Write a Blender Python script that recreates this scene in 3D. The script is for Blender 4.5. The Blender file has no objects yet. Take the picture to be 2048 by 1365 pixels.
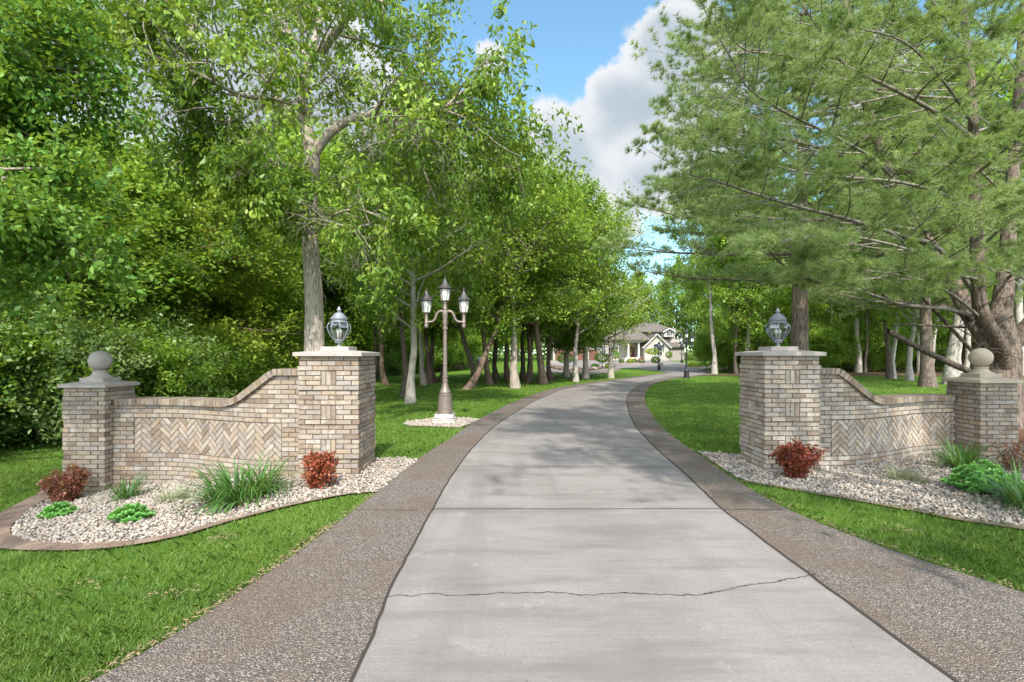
import bpy, math, random
import numpy as np
from mathutils import Vector, Matrix
R = math.radians
SC = bpy.context.scene
COL = SC.collection
H = 1.69            # eye height
F = 1024.0          # focal length in photograph pixels
CX, CY = 1024.0, 708.0
rng = np.random.default_rng(7)
random.seed(7)

# ------------------------------------------------------------------ terrain
def sst(t):
    t = np.clip(t, 0, 1)
    return t * t * (3 - 2 * t)

def gz(x, y):
    x = np.asarray(x, float); y = np.asarray(y, float)
    left = -0.52 * sst((-x - 1.9) / 6.2)
    left = left * (1 - 0.55 * sst((y - 14) / 22))
    right = 0.10 * sst((x - 5) / 6) * (1 - sst((y - 30) / 20))
    far = 0.5 * sst((y - 62) / 26)
    swell = 0.05 * np.sin(x * 0.21 + 1.0) * np.sin(y * 0.17) * sst((np.abs(x - 0.8) - 4) / 6) * sst((y - 12) / 8) * (1 - sst((y - 55) / 10))
    return left + right + far + swell

def G(px, py):
    """ground point seen at a photograph pixel"""
    z = 0.0
    for _ in range(40):
        y = (H - z) * F / (py - CY)
        x = (px - CX) / F * y
        z = 0.5 * z + 0.5 * float(gz(x, y))
    return (x, y)

def P(px, py, y):
    return Vector(((px - CX) / F * y, y, H - (py - CY) / F * y))

# ------------------------------------------------------------------ objects
def tag(o, label=None, cat=None, group=None, kind=None):
    if label: o['label'] = label
    if cat: o['category'] = cat
    if group: o['group'] = group
    if kind: o['kind'] = kind
    return o

def empty(name, loc=(0, 0, 0), rz=0.0):
    o = bpy.data.objects.new(name, None)
    o.location = loc; o.rotation_euler = (0, 0, rz); o.empty_display_size = 0.2
    COL.objects.link(o)
    return o

def kids(o):
    return [c for c in bpy.data.objects if c.parent == o]

CH = {}
def link(o, parent=None):
    COL.objects.link(o)
    if parent is not None:
        o.parent = parent
        CH.setdefault(parent.name, []).append(o)
    return o

def copy_tree(o, parent=None):
    c = o.copy(); link(c, parent)
    for ch in list(CH.get(o.name, [])):
        copy_tree(ch, c)
    return c

def place(o, loc, rz=0.0, s=1.0, label=None, group=None, first=False):
    c = o if first else copy_tree(o)
    c.location = loc; c.rotation_euler = (0, 0, rz)
    c.scale = (s, s, s) if not isinstance(s, tuple) else s
    if label: c['label'] = label
    if group: c['group'] = group
    elif (not first) and group is None and 'group' in c: del c['group']
    return c

def mesh_np(name, V, faces, mat, parent=None, smooth=False, nper=None):
    """V (n,3); faces (m,k) int array"""
    V = np.ascontiguousarray(V, np.float32); Fc = np.ascontiguousarray(faces, np.int32)
    me = bpy.data.meshes.new(name)
    m, k = Fc.shape
    me.vertices.add(len(V)); me.vertices.foreach_set('co', V.ravel())
    me.loops.add(m * k); me.loops.foreach_set('vertex_index', Fc.ravel())
    me.polygons.add(m)
    me.polygons.foreach_set('loop_start', np.arange(0, m * k, k, dtype=np.int32))
    if smooth: me.polygons.foreach_set('use_smooth', np.ones(m, bool))
    me.update(calc_edges=True)
    me.materials.append(mat)
    o = bpy.data.objects.new(name, me)
    return link(o, parent)

class MB:
    def __init__(s): s.v = []; s.f = []
    def add(s, vs, fs):
        b = len(s.v); s.v += [tuple(v) for v in vs]; s.f += [tuple(b + i for i in f) for f in fs]
    def box(s, x0, x1, y0, y1, z0, z1, rot=None, org=(0, 0, 0)):
        vs = [Vector(p) for p in ((x0, y0, z0), (x1, y0, z0), (x1, y1, z0), (x0, y1, z0), (x0, y0, z1), (x1, y0, z1), (x1, y1, z1), (x0, y1, z1))]
        if rot is not None: vs = [rot @ v for v in vs]
        vs = [v + Vector(org) for v in vs]
        s.add(vs, BOXF)
    def frust(s, x0, x1, y0, y1, z0, X0, X1, Y0, Y1, z1):
        s.add([(x0, y0, z0), (x1, y0, z0), (x1, y1, z0), (x0, y1, z0), (X0, Y0, z1), (X1, Y0, z1), (X1, Y1, z1), (X0, Y1, z1)], BOXF)
    def lathe(s, prof, c=(0, 0, 0), n=16, phase=0.0, cap=True):
        b = len(s.v); c = Vector(c)
        for (r, z) in prof:
            for k in range(n):
                a = 2 * math.pi * k / n + phase
                s.v.append((c.x + r * math.cos(a), c.y + r * math.sin(a), c.z + z))
        for i in range(len(prof) - 1):
            for k in range(n):
                k2 = (k + 1) % n
                s.f.append((b + i * n + k, b + i * n + k2, b + (i + 1) * n + k2, b + (i + 1) * n + k))
        if cap:
            s.f.append(tuple(b + k for k in reversed(range(n))))
            t = b + (len(prof) - 1) * n
            s.f.append(tuple(t + k for k in range(n)))
    def tube(s, pts, rad, n=8, cap=True):
        V, Q = tube_np(np.array([tuple(p) for p in pts], float), np.array(rad, float), n)
        b = len(s.v); s.v += [tuple(v) for v in V]; s.f += [tuple(b + int(i) for i in q) for q in Q]
        if cap:
            s.f.append(tuple(b + k for k in reversed(range(n))))
            t = b + (len(pts) - 1) * n
            s.f.append(tuple(t + k for k in range(n)))
    def prism(s, poly, z0, z1):
        n = len(poly); b = len(s.v)
        for z in (z0, z1):
            for p in poly: s.v.append((p[0], p[1], z))
        s.f.append(tuple(b + i for i in reversed(range(n)))); s.f.append(tuple(b + n + i for i in range(n)))
        for i in range(n):
            j = (i + 1) % n; s.f.append((b + i, b + j, b + n + j, b + n + i))
    def build(s, name, mat, parent=None, smooth=None, bevel=0.0):
        me = bpy.data.meshes.new(name); me.from_pydata(s.v, [], s.f); me.update()
        me.materials.append(mat)
        if smooth is not None:
            me.polygons.foreach_set('use_smooth', np.ones(len(me.polygons), bool))
            me.set_sharp_from_angle(angle=R(smooth))
        o = bpy.data.objects.new(name, me); link(o, parent)
        if bevel:
            m = o.modifiers.new('bevel', 'BEVEL'); m.width = bevel; m.segments = 2; m.limit_method = 'ANGLE'
        return o
BOXF = [(0, 3, 2, 1), (4, 5, 6, 7), (0, 1, 5, 4), (1, 2, 6, 5), (2, 3, 7, 6), (3, 0, 4, 7)]

def tube_np(pts, rad, n):
    m = len(pts)
    t = np.gradient(pts, axis=0) if m > 2 else np.repeat((pts[-1:] - pts[:1]), m, 0)
    t /= np.linalg.norm(t, axis=1, keepdims=True) + 1e-9
    ref = np.array([0.31, 0.95, 0.05]) if abs(t[0][2]) > 0.8 else np.array([0, 0, 1.0])
    a = np.cross(t, ref); a /= np.linalg.norm(a, axis=1, keepdims=True) + 1e-9
    b = np.cross(t, a)
    ang = np.arange(n) * 2 * math.pi / n
    V = pts[:, None, :] + rad[:, None, None] * (np.cos(ang)[None, :, None] * a[:, None, :] + np.sin(ang)[None, :, None] * b[:, None, :])
    i = np.arange(m - 1)[:, None] * n; k = np.arange(n)[None, :]; k2 = (k + 1) % n
    Q = np.stack([i + k, i + k2, i + n + k2, i + n + k], -1).reshape(-1, 4)
    return V.reshape(-1, 3), Q

def inpoly(x, y, poly):
    x = np.asarray(x); y = np.asarray(y); r = np.zeros(x.shape, bool); n = len(poly)
    for i in range(n):
        x0, y0 = poly[i]; x1, y1 = poly[(i + 1) % n]
        if y0 == y1: continue
        c = ((y0 > y) != (y1 > y)) & (x < (x1 - x0) * (y - y0) / (y1 - y0) + x0)
        r ^= c
    return r

# ------------------------------------------------------------------ materials
class NT:
    def __init__(s, name):
        s.m = bpy.data.materials.new(name); s.m.use_nodes = True
        s.t = s.m.node_tree; s.t.nodes.clear()
        s.out = s.t.nodes.new('ShaderNodeOutputMaterial')
    def n(s, typ, **kw):
        nd = s.t.nodes.new(typ)
        for k, v in kw.items():
            if k.startswith('i_'):
                key = k[2:]; key = int(key) if key.isdigit() else key.replace('_', ' ')
                nd.inputs[key].default_value = v
            else: setattr(nd, k, v)
        return nd
    def l(s, a, b): s.t.links.new(a, b)
    def coord(s, scale=1.0, kind='Object'):
        tc = s.n('ShaderNodeTexCoord'); mp = s.n('ShaderNodeMapping')
        mp.inputs['Scale'].default_value = scale if isinstance(scale, tuple) else (scale,) * 3
        s.l(tc.outputs[kind], mp.inputs['Vector']); return mp.outputs['Vector']
    def world(s, scale=1.0):
        g = s.n('ShaderNodeNewGeometry'); mp = s.n('ShaderNodeMapping')
        mp.inputs['Scale'].default_value = scale if isinstance(scale, tuple) else (scale,) * 3
        s.l(g.outputs['Position'], mp.inputs['Vector']); return mp.outputs['Vector']
    def noise(s, vec, scale=5, detail=4, rough=0.55):
        nd = s.n('ShaderNodeTexNoise'); nd.inputs['Scale'].default_value = scale
        nd.inputs['Detail'].default_value = detail; nd.inputs['Roughness'].default_value = rough
        s.l(vec, nd.inputs['Vector']); return nd.outputs['Fac']
    def ramp(s, fac, stops, interp='LINEAR'):
        r = s.n('ShaderNodeValToRGB'); cr = r.color_ramp; cr.interpolation = interp
        while len(cr.elements) < len(stops): cr.elements.new(0.5)
        for e, (p, c) in zip(cr.elements, stops):
            e.position = p; e.color = (c[0], c[1], c[2], 1) if not isinstance(c, (int, float)) else (c, c, c, 1)
        s.l(fac, r.inputs['Fac']); return r.outputs['Color']
    def mix(s, fac, a, b, mode='MIX'):
        nd = s.n('ShaderNodeMix', data_type='RGBA', blend_type=mode)
        for v, i in ((fac, 0), (a, 6), (b, 7)):
            if isinstance(v, (int, float)): nd.inputs[i].default_value = v
            elif isinstance(v, tuple): nd.inputs[i].default_value = (*v[:3], 1)
            else: s.l(v, nd.inputs[i])
        return nd.outputs[2]
    def math(s, op, a, b=0.0, clamp=False):
        nd = s.n('ShaderNodeMath', operation=op, use_clamp=clamp)
        for v, i in ((a, 0), (b, 1)):
            if isinstance(v, (int, float)): nd.inputs[i].default_value = v
            else: s.l(v, nd.inputs[i])
        return nd.outputs[0]
    def mrange(s, v, a, b, c=0.0, d=1.0):
        nd = s.n('ShaderNodeMapRange', interpolation_type='SMOOTHSTEP')
        s.l(v, nd.inputs[0])
        for i, q in enumerate((a, b, c, d)): nd.inputs[i + 1].default_value = q
        return nd.outputs[0]
    def bump(s, h, strength=0.4, dist=0.01):
        b = s.n('ShaderNodeBump'); b.inputs['Strength'].default_value = strength; b.inputs['Distance'].default_value = dist
        s.l(h, b.inputs['Height']); return b.outputs['Normal']
    def pbr(s, col, rough=0.8, spec=0.3, metal=0.0, normal=None):
        p = s.n('ShaderNodeBsdfPrincipled')
        if isinstance(col, tuple): p.inputs['Base Color'].default_value = (*col[:3], 1)
        else: s.l(col, p.inputs['Base Color'])
        if isinstance(rough, (int, float)): p.inputs['Roughness'].default_value = rough
        else: s.l(rough, p.inputs['Roughness'])
        p.inputs['Specular IOR Level'].default_value = spec; p.inputs['Metallic'].default_value = metal
        if normal is not None: s.l(normal, p.inputs['Normal'])
        s.l(p.outputs[0], s.out.inputs[0]); return p
    def island(s):
        return s.n('ShaderNodeNewGeometry').outputs['Random Per Island']

def plain(name, col, rough=0.7, spec=0.3, metal=0.0, var=0.12, scale=8.0, bump=0.0):
    t = NT(name); v = t.coord()
    n = t.noise(v, scale, 5)
    c = t.mix(n, tuple(x * (1 - var) for x in col), tuple(min(1, x * (1 + var)) for x in col))
    nb = t.bump(t.noise(v, scale * 6, 4), bump, 0.01) if bump else None
    t.pbr(c, rough, spec, metal, nb); return t.m

def leaf_mat(name, c1, c2, c3, trans=0.35, rough=0.45, clump=0.6):
    t = NT(name); g = t.n('ShaderNodeNewGeometry')
    rnd = g.outputs['Random Per Island']
    big = t.noise(t.world(clump), 1.0, 2)
    f = t.math('ADD', t.math('MULTIPLY', rnd, 0.55), t.math('MULTIPLY', t.mrange(big, 0.32, 0.68), 0.45))
    col = t.ramp(f, [(0.1, c1), (0.5, c2), (0.92, c3)])
    p = t.n('ShaderNodeBsdfPrincipled'); t.l(col, p.inputs['Base Color'])
    p.inputs['Roughness'].default_value = rough; p.inputs['Specular IOR Level'].default_value = 0.35
    tr = t.n('ShaderNodeBsdfTranslucent')
    t.l(t.mix(0.5, col, (0.42, 0.50, 0.03), 'MIX'), tr.inputs[0])
    mx = t.n('ShaderNodeMixShader'); mx.inputs[0].default_value = trans
    t.l(p.outputs[0], mx.inputs[1]); t.l(tr.outputs[0], mx.inputs[2]); t.l(mx.outputs[0], t.out.inputs[0])
    return t.m

def bark_mat(name, dark, light, scale=1.0, moss=0.0):
    t = NT(name); v = t.coord((9 * scale, 9 * scale, 1.6 * scale))
    n = t.noise(v, 3.0, 6, 0.65)
    col = t.ramp(n, [(0.34, dark), (0.62, light)])
    if moss:
        col = t.mix(t.mrange(t.noise(t.coord(0.9), 1.5, 4), 0.5, 0.75, 0, moss), col, (0.20, 0.21, 0.07))
    t.pbr(col, 0.9, 0.15, 0, t.bump(n, 0.9, 0.03)); return t.m

def brick_mat(name, gain=1.0, warm=0.0):
    t = NT(name); r = t.island()
    def c(a): return (a[0] * gain * (1 + warm), a[1] * gain, a[2] * gain * (1 - warm))
    col = t.ramp(r, [(0.0, c((0.20, 0.145, 0.105))), (0.14, c((0.33, 0.25, 0.18))), (0.28, c((0.44, 0.37, 0.29))), (0.42, c((0.31, 0.275, 0.25))),
                     (0.56, c((0.42, 0.32, 0.22))), (0.70, c((0.48, 0.43, 0.37))), (0.84, c((0.27, 0.205, 0.155))), (1.0, c((0.40, 0.365, 0.34)))])
    col = t.mix(.2, col, c((0.345, 0.28, 0.235)))
    v = t.world(1.0)
    n1 = t.noise(v, 16, 5, 0.7); n2 = t.noise(v, 90, 3)
    col = t.mix(t.mrange(n1, 0.48, 0.72, 0, 0.55), col, c((0.15, 0.115, 0.09)))
    col = t.mix(t.mrange(t.noise(v, 9, 4), 0.54, 0.72, 0, 0.5), col, c((0.58, 0.54, 0.49)))
    t.pbr(col, 0.9, 0.2, 0, t.bump(n2, 0.5, 0.006)); return t.m

M = {}
M['brick'] = brick_mat('weathered_brick', 0.78, 0.025)
M['brick_pale'] = brick_mat('pale_weathered_brick', 0.95, 0.0)
M['brick_brown'] = brick_mat('brown_brick', 0.62, 0.05)
M['mortar'] = plain('mortar', (0.10, 0.08, 0.068), 0.95, 0.1, bump=0.3)
def stone(name, col):
    t = NT(name); v = t.coord()
    n = t.noise(v, 3, 6, 0.6); m = t.noise(v, 60, 3)
    c = t.ramp(n, [(0.3, tuple(x * 0.78 for x in col)), (0.55, col), (0.75, tuple(x * 1.12 for x in col))])
    c = t.mix(t.mrange(t.noise(t.coord((6, 6, 1)), 2.0, 5), 0.55, 0.8, 0, 0.45), c, tuple(x * 0.5 for x in col))
    t.pbr(c, 0.85, 0.2, 0, t.bump(m, 0.10, 0.002)); return t.m
M['stone'] = stone('cast_stone', (0.36, 0.315, 0.29))
M['stone_warm'] = stone('cast_stone_warm', (0.43, 0.355, 0.275))
M['metal'] = plain('weathered_bronze', (0.20, 0.155, 0.135), 0.5, 0.5, 0.35, 0.35, 14, 0.15)
M['metal_grey'] = plain('grey_lantern_metal', (0.27, 0.28, 0.31), 0.45, 0.5, 0.5, 0.3, 18, 0.12)
M['metal_black'] = plain('black_lamp_metal', (0.025, 0.026, 0.03), 0.45, 0.5, 0.3, 0.2, 14)
M['metal_roof'] = plain('speckled_lantern_roof', (0.11, 0.10, 0.105), 0.5, 0.5, 0.6, 0.7, 60, 0.2)
M['frost'] = plain('frosted_pane', (0.86, 0.87, 0.86), 0.35, 0.5, 0, 0.03)
def glass():
    t = NT('clear_lantern_glass'); g = t.n('ShaderNodeBsdfGlossy'); g.inputs['Roughness'].default_value = 0.04
    g.inputs[0].default_value = (0.85, 0.88, 0.9, 1)
    tr = t.n('ShaderNodeBsdfTransparent'); tr.inputs[0].default_value = (0.80, 0.82, 0.82, 1)
    lw = t.n('ShaderNodeLayerWeight'); lw.inputs[0].default_value = 0.35
    mx = t.n('ShaderNodeMixShader')
    t.l(t.math('ADD', t.math('MULTIPLY', lw.outputs['Fresnel'], 0.8), 0.12, True), mx.inputs[0])
    t.l(tr.outputs[0], mx.inputs[1]); t.l(g.outputs[0], mx.inputs[2]); t.l(mx.outputs[0], t.out.inputs[0]); return t.m
M['glass'] = glass()
M['bulb'] = plain('lamp_bulb', (0.85, 0.84, 0.8), 0.3, 0.5, 0, 0.02)

# leaves
M['lf_ash'] = leaf_mat('ash_leaves', (0.065, 0.145, 0.020), (0.160, 0.275, 0.035), (0.348, 0.450, 0.065), 0.35)
M['lf_maple'] = leaf_mat('maple_leaves', (0.085, 0.19, 0.024), (0.195, 0.345, 0.042), (0.38, 0.53, 0.085), 0.5)
M['lf_yellow'] = leaf_mat('yellow_green_leaves', (0.145, 0.232, 0.026), (0.290, 0.392, 0.043), (0.464, 0.522, 0.072), 0.4)
M['lf_dark'] = leaf_mat('dark_leaves', (0.026, 0.080, 0.017), (0.065, 0.160, 0.026), (0.131, 0.246, 0.041), 0.3)
M['lf_near'] = leaf_mat('overhanging_leaves', (0.051, 0.145, 0.023), (0.123, 0.275, 0.041), (0.275, 0.435, 0.087), 0.4)
M['lf_grey'] = leaf_mat('dogwood_leaves', (0.07, 0.15, 0.025), (0.15, 0.25, 0.06), (0.33, 0.40, 0.18), 0.35)
M['needle'] = leaf_mat('pine_needles', (0.115, 0.19, 0.065), (0.27, 0.37, 0.135), (0.51, 0.595, 0.29), 0.45, 0.4, 0.9)
M['lf_red'] = leaf_mat('barberry_leaves', (0.09, 0.012, 0.012), (0.24, 0.035, 0.028), (0.42, 0.12, 0.06), 0.3)
M['lf_red2'] = leaf_mat('bronze_barberry_leaves', (0.20, 0.055, 0.045), (0.42, 0.15, 0.11), (0.50, 0.34, 0.16), 0.35)
M['lf_lily'] = leaf_mat('daylily_blades', (0.03, 0.095, 0.022), (0.065, 0.165, 0.035), (0.12, 0.24, 0.06), 0.25, 0.35)
M['lf_sedum'] = leaf_mat('sedum_leaves', (0.087, 0.275, 0.058), (0.174, 0.435, 0.102), (0.290, 0.550, 0.160), 0.25, 0.4)
M['lf_lav'] = leaf_mat('lavender_blades', (0.14, 0.17, 0.09), (0.22, 0.26, 0.13), (0.32, 0.30, 0.19), 0.2)
M['grass'] = leaf_mat('grass_blades', (0.06, 0.13, 0.02), (0.115, 0.205, 0.032), (0.22, 0.31, 0.07), 0.3, 0.5, 1.2)
M['bark_ash'] = bark_mat('ash_bark', (0.17, 0.135, 0.11), (0.50, 0.43, 0.37))
M['bark_pale'] = bark_mat('pale_bark', (0.24, 0.21, 0.18), (0.52, 0.47, 0.42), 1.0)
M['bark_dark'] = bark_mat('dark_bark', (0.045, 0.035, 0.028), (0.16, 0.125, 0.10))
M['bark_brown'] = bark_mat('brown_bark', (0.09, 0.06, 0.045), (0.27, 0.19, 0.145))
M['bark_pine'] = bark_mat('pine_bark', (0.045, 0.032, 0.025), (0.24, 0.185, 0.15), 0.9)
M['bark_limb'] = bark_mat('pine_limb_bark', (0.10, 0.085, 0.07), (0.34, 0.30, 0.26), 0.9)
M['bark_moss'] = bark_mat('lichen_bark', (0.26, 0.22, 0.18), (0.50, 0.45, 0.38), 1.0, 0.7)
M['twig'] = plain('grey_twigs', (0.34, 0.29, 0.25), 0.9, 0.1)
DENOISE = True
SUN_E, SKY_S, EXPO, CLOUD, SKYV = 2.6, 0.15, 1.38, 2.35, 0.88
# ------------------------------------------------------------------ driveway stations: (outer left, inner left, inner right, outer right)
ST = [((-9.0, -6.0), (-1.6, -6.0), (2.6, -6.0), (11.0, -6.0)),
      ((-4.6, -2.5), (-1.1, -2.5), (2.35, -2.5), (7.2, -2.5)),
      ((-3.1, 0.5), (-.88, 0.5), (2.27, 0.5), (4.9, 0.5)),
      ((-2.15, 2.63), (-.82, 2.63), (2.26, 2.63), (4.02, 2.63)),
      ((-1.92, 3.6), (-.86, 3.6), (2.25, 3.6), (3.58, 3.6)),
      ((-1.79, 4.5), (-.86, 4.5), (2.25, 4.5), (3.19, 4.5)),
      ((-1.69, 5.5), (-.85, 5.5), (2.26, 5.5), (2.97, 5.5)),
      ((-1.61, 6.5), (-.84, 6.5), (2.35, 6.5), (2.96, 6.5)),
      ((-1.54, 7.5), (-.80, 7.5), (2.43, 7.5), (3.02, 7.5)),
      ((-1.46, 8.5), (-.74, 8.5), (2.50, 8.5), (3.10, 8.5)),
      ((-1.24, 10.), (-.61, 10.), (2.63, 10.), (3.22, 10.)),
      ((-1.0, 12.), (-.36, 12.), (2.88, 12.), (3.47, 12.)),
      ((-.69, 14.), (0.0, 14.), (3.22, 14.), (3.84, 14.)),
      ((-.10, 17.), (.58, 17.), (3.82, 17.), (4.45, 17.)),
      ((.60, 20.), (1.30, 20.), (4.5, 20.), (5.2, 20.)),
      ((1.75, 24.), (2.42, 24.), (5.7, 24.), (6.35, 24.)),
      ((3.5, 28.), (4.1, 27.8), (7.1, 28.), (7.75, 27.9)),
      ((6.0, 32.2), (6.5, 31.8), (8.7, 31.5), (9.4, 31.1)),
      ((8.9, 36.6), (9.4, 36.2), (11.0, 34.9), (11.6, 34.4)),
      ((12.4, 43.), (12.9, 42.7), (14.4, 39.2), (15.0, 38.8)),
      ((14.2, 48.), (14.7, 48.), (17.6, 46.6), (18.2, 46.3)),
      ((13.6, 60.), (14.1, 60.), (21.2, 60.), (21.8, 60.))]
def cr(p0, p1, p2, p3, t):
    p0, p1, p2, p3 = map(np.array, (p0, p1, p2, p3))
    return 0.5 * (2 * p1 + (p2 - p0) * t + (2 * p0 - 5 * p1 + 4 * p2 - p3) * t * t + (3 * p1 - p0 - 3 * p2 + p3) * t ** 3)
def spline(pts, n):
    out = []
    for i in range(len(pts) - 1):
        p0 = pts[max(i - 1, 0)]; p3 = pts[min(i + 2, len(pts) - 1)]
        for k in range(n): out.append(tuple(cr(p0, pts[i], pts[i + 1], p3, k / n)))
    out.append(tuple(pts[-1])); return out
LO, LI, RI, RO = [spline([s[i] for s in ST], 6) for i in range(4)]

def strip(A, B, dz, name, mat, nx=4):
    V = []
    for a, b in zip(A, B):
        for k in range(nx + 1):
            t = k / nx; x = a[0] + (b[0] - a[0]) * t; y = a[1] + (b[1] - a[1]) * t
            V.append((x, y, float(gz(x, y)) + dz))
    n = len(A); w = nx + 1
    Q = [(i * w + k, i * w + k + 1, (i + 1) * w + k + 1, (i + 1) * w + k) for i in range(n - 1) for k in range(nx)]
    return mesh_np(name, np.array(V), np.array(Q), mat, smooth=True)

def poly_sheet(poly, dz, name, mat, step=0.25):
    """flat polygon draped over the terrain: grid cells clipped to the polygon"""
    xs = [p[0] for p in poly]; ys = [p[1] for p in poly]
    import bmesh
    bm = bmesh.new()
    f = bm.faces.new([bm.verts.new((p[0], p[1], 0)) for p in poly])
    for a in np.arange(min(xs), max(xs), step):
        bmesh.ops.bisect_plane(bm, geom=bm.verts[:] + bm.edges[:] + bm.faces[:], plane_co=(a, 0, 0), plane_no=(1, 0, 0))
    for a in np.arange(min(ys), max(ys), step):
        bmesh.ops.bisect_plane(bm, geom=bm.verts[:] + bm.edges[:] + bm.faces[:], plane_co=(0, a, 0), plane_no=(0, 1, 0))
    bmesh.ops.triangulate(bm, faces=bm.faces[:])
    for v in bm.verts: v.co.z = float(gz(v.co.x, v.co.y)) + dz
    bmesh.ops.recalc_face_normals(bm, faces=bm.faces[:])
    me = bpy.data.meshes.new(name); bm.to_mesh(me); bm.free()
    me.materials.append(mat)
    if me.polygons and me.polygons[0].normal.z < 0: me.flip_normals()
    me.polygons.foreach_set('use_smooth', np.ones(len(me.polygons), bool))
    o = bpy.data.objects.new(name, me); return link(o)

# ground materials
def concrete():
    t = NT('driveway_concrete'); v = t.world()
    n = t.noise(v, 0.8, 5); fine = t.noise(v, 55, 4, 0.7); broom = t.noise(t.world((1.2, 40, 1)), 1.5, 3)
    c = t.ramp(n, [(0.3, (0.19, 0.165, 0.155)), (0.52, (0.245, 0.217, 0.207)), (0.7, (0.29, 0.262, 0.25))])
    c = t.mix(t.mrange(fine, 0.35, 0.65, 0.0, 0.35), c, (0.145, 0.13, 0.125))
    c = t.mix(t.mrange(t.noise(v, 160, 2), 0.55, 0.75, 0, 0.5), c, (0.40, 0.37, 0.35))
    c = t.mix(t.mrange(broom, 0.4, 0.7, 0.0, 0.2), c, (0.33, 0.30, 0.29))
    stain = t.noise(t.world((0.5, 2.6, 1)), 1.1, 5, 0.65)
    c = t.mix(t.mrange(stain, 0.46, 0.66, 0, 0.6), c, (0.152, 0.134, 0.124))
    vo = t.n('ShaderNodeTexVoronoi'); vo.inputs['Scale'].default_value = 7; t.l(v, vo.inputs['Vector'])
    tyre = t.noise(t.world((2.2, .10, 1)), 1.0, 3)
    c = t.mix(t.mrange(tyre, .5, .66, 0, .32), c, (0.15, 0.135, 0.128))
    blot = t.noise(v, 2.3, 6, .7)
    c = t.mix(t.mrange(blot, .58, .70, 0, .45), c, (0.33, 0.30, 0.285))
    c = t.mix(t.mrange(vo.outputs['Distance'], 0.035, 0.06, 0.7, 0.0), c, (0.10, 0.085, 0.08))
    t.pbr(c, 0.85, 0.25, 0, t.bump(t.math('ADD', fine, t.math('MULTIPLY', broom, 0.6)), 0.3, 0.006)); return t.m
def aggregate():
    t = NT('exposed_aggregate'); v = t.world()
    vo = t.n('ShaderNodeTexVoronoi'); vo.inputs['Scale'].default_value = 92; t.l(v, vo.inputs['Vector'])
    sep = t.n('ShaderNodeSeparateColor'); t.l(vo.outputs['Color'], sep.inputs[0])
    c = t.ramp(sep.outputs[0], [(0.0, (0.09, 0.076, 0.068)), (0.2, (0.20, 0.165, 0.14)), (0.45, (0.28, 0.235, 0.20)), (0.70, (0.15, 0.128, 0.116)), (0.84, (0.40, 0.345, 0.30)), (1.0, (0.60, 0.55, 0.48))], 'CONSTANT')
    c = t.mix(t.mrange(vo.outputs['Distance'], 0.35, 0.62, 0, 0.85), c, (0.10, 0.082, 0.075))
    c = t.mix(t.mrange(t.noise(v, 0.7, 6, .65), 0.42, 0.66, 0, 0.6), c, (0.15, 0.098, 0.07))
    h = t.math('SUBTRACT', 1.0, vo.outputs['Distance'])
    t.pbr(c, 0.75, 0.3, 0, t.bump(h, 0.8, 0.012)); return t.m
def lawn_mat():
    t = NT('lawn_turf'); v = t.world()
    a = t.noise(v, 0.55, 5, 0.6); b = t.noise(t.world((1, 0.5, 1)), 34, 4, 0.75)
    c = t.ramp(b, [(0.25, (0.042, 0.095, 0.012)), (0.5, (0.09, 0.18, 0.022)), (0.75, (0.165, 0.26, 0.04))])
    c = t.mix(t.mrange(a, 0.42, 0.68, 0, 0.45), c, (0.15, 0.21, 0.035))
    t.pbr(c, 0.95, 0.1, 0, t.bump(b, 1.0, 0.05)); return t.m
def litter_mat():
    t = NT('leaf_litter'); v = t.world()
    n = t.noise(v, 1.4, 5); f = t.noise(v, 24, 4, 0.75)
    c = t.ramp(f, [(0.3, (0.05, 0.033, 0.02)), (0.55, (0.14, 0.09, 0.055)), (0.75, (0.25, 0.17, 0.11))])
    c = t.mix(t.mrange(n, 0.5, 0.66, 0, 0.75), c, (0.05, 0.10, 0.018))
    t.pbr(c, 0.95, 0.1, 0, t.bump(f, 0.8, 0.04)); return t.m
def bed_mat():
    t = NT('gravel_bed_base'); v = t.world()
    vo = t.n('ShaderNodeTexVoronoi'); vo.inputs['Scale'].default_value = 26; t.l(v, vo.inputs['Vector'])
    sep = t.n('ShaderNodeSeparateColor'); t.l(vo.outputs['Color'], sep.inputs[0])
    c = t.ramp(sep.outputs[0], [(0.0, (0.24, 0.20, 0.17)), (0.5, (0.36, 0.32, 0.28)), (1.0, (0.5, 0.46, 0.42))])
    c = t.mix(t.mrange(vo.outputs['Distance'], 0.3, 0.6, 0, 0.9), c, (0.09, 0.075, 0.06))
    t.pbr(c, 0.9, 0.2, 0, t.bump(t.math('SUBTRACT', 1.0, vo.outputs['Distance']), 0.9, 0.03)); return t.m
def edging_mat():
    t = NT('bed_edging_pavers'); v = t.world()
    br = t.n('ShaderNodeTexVoronoi'); br.inputs['Scale'].default_value = 4.5; t.l(v, br.inputs['Vector'])
    sep = t.n('ShaderNodeSeparateColor'); t.l(br.outputs['Color'], sep.inputs[0])
    c = t.ramp(sep.outputs[0], [(0, (0.13, 0.085, 0.065)), (0.5, (0.19, 0.125, 0.095)), (1, (0.25, 0.18, 0.14))])
    c = t.mix(t.mrange(t.noise(v, 30, 5), 0.4, 0.7, 0, 0.6), c, (0.29, 0.225, 0.18))
    t.pbr(c, 0.9, 0.2, 0, t.bump(t.noise(v, 60, 3), 0.5, 0.01)); return t.m
M['concrete'] = concrete(); M['aggregate'] = aggregate(); M['lawn'] = lawn_mat(); M['litter'] = litter_mat()
M['bed'] = bed_mat(); M['edging'] = edging_mat()
M['joint'] = plain('dark_joint', (0.055, 0.045, 0.04), 0.95, 0.1)
M['soil'] = plain('mulch', (0.13, 0.07, 0.045), 0.95, 0.1, 0, 0.5, 25, 0.6)

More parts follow.
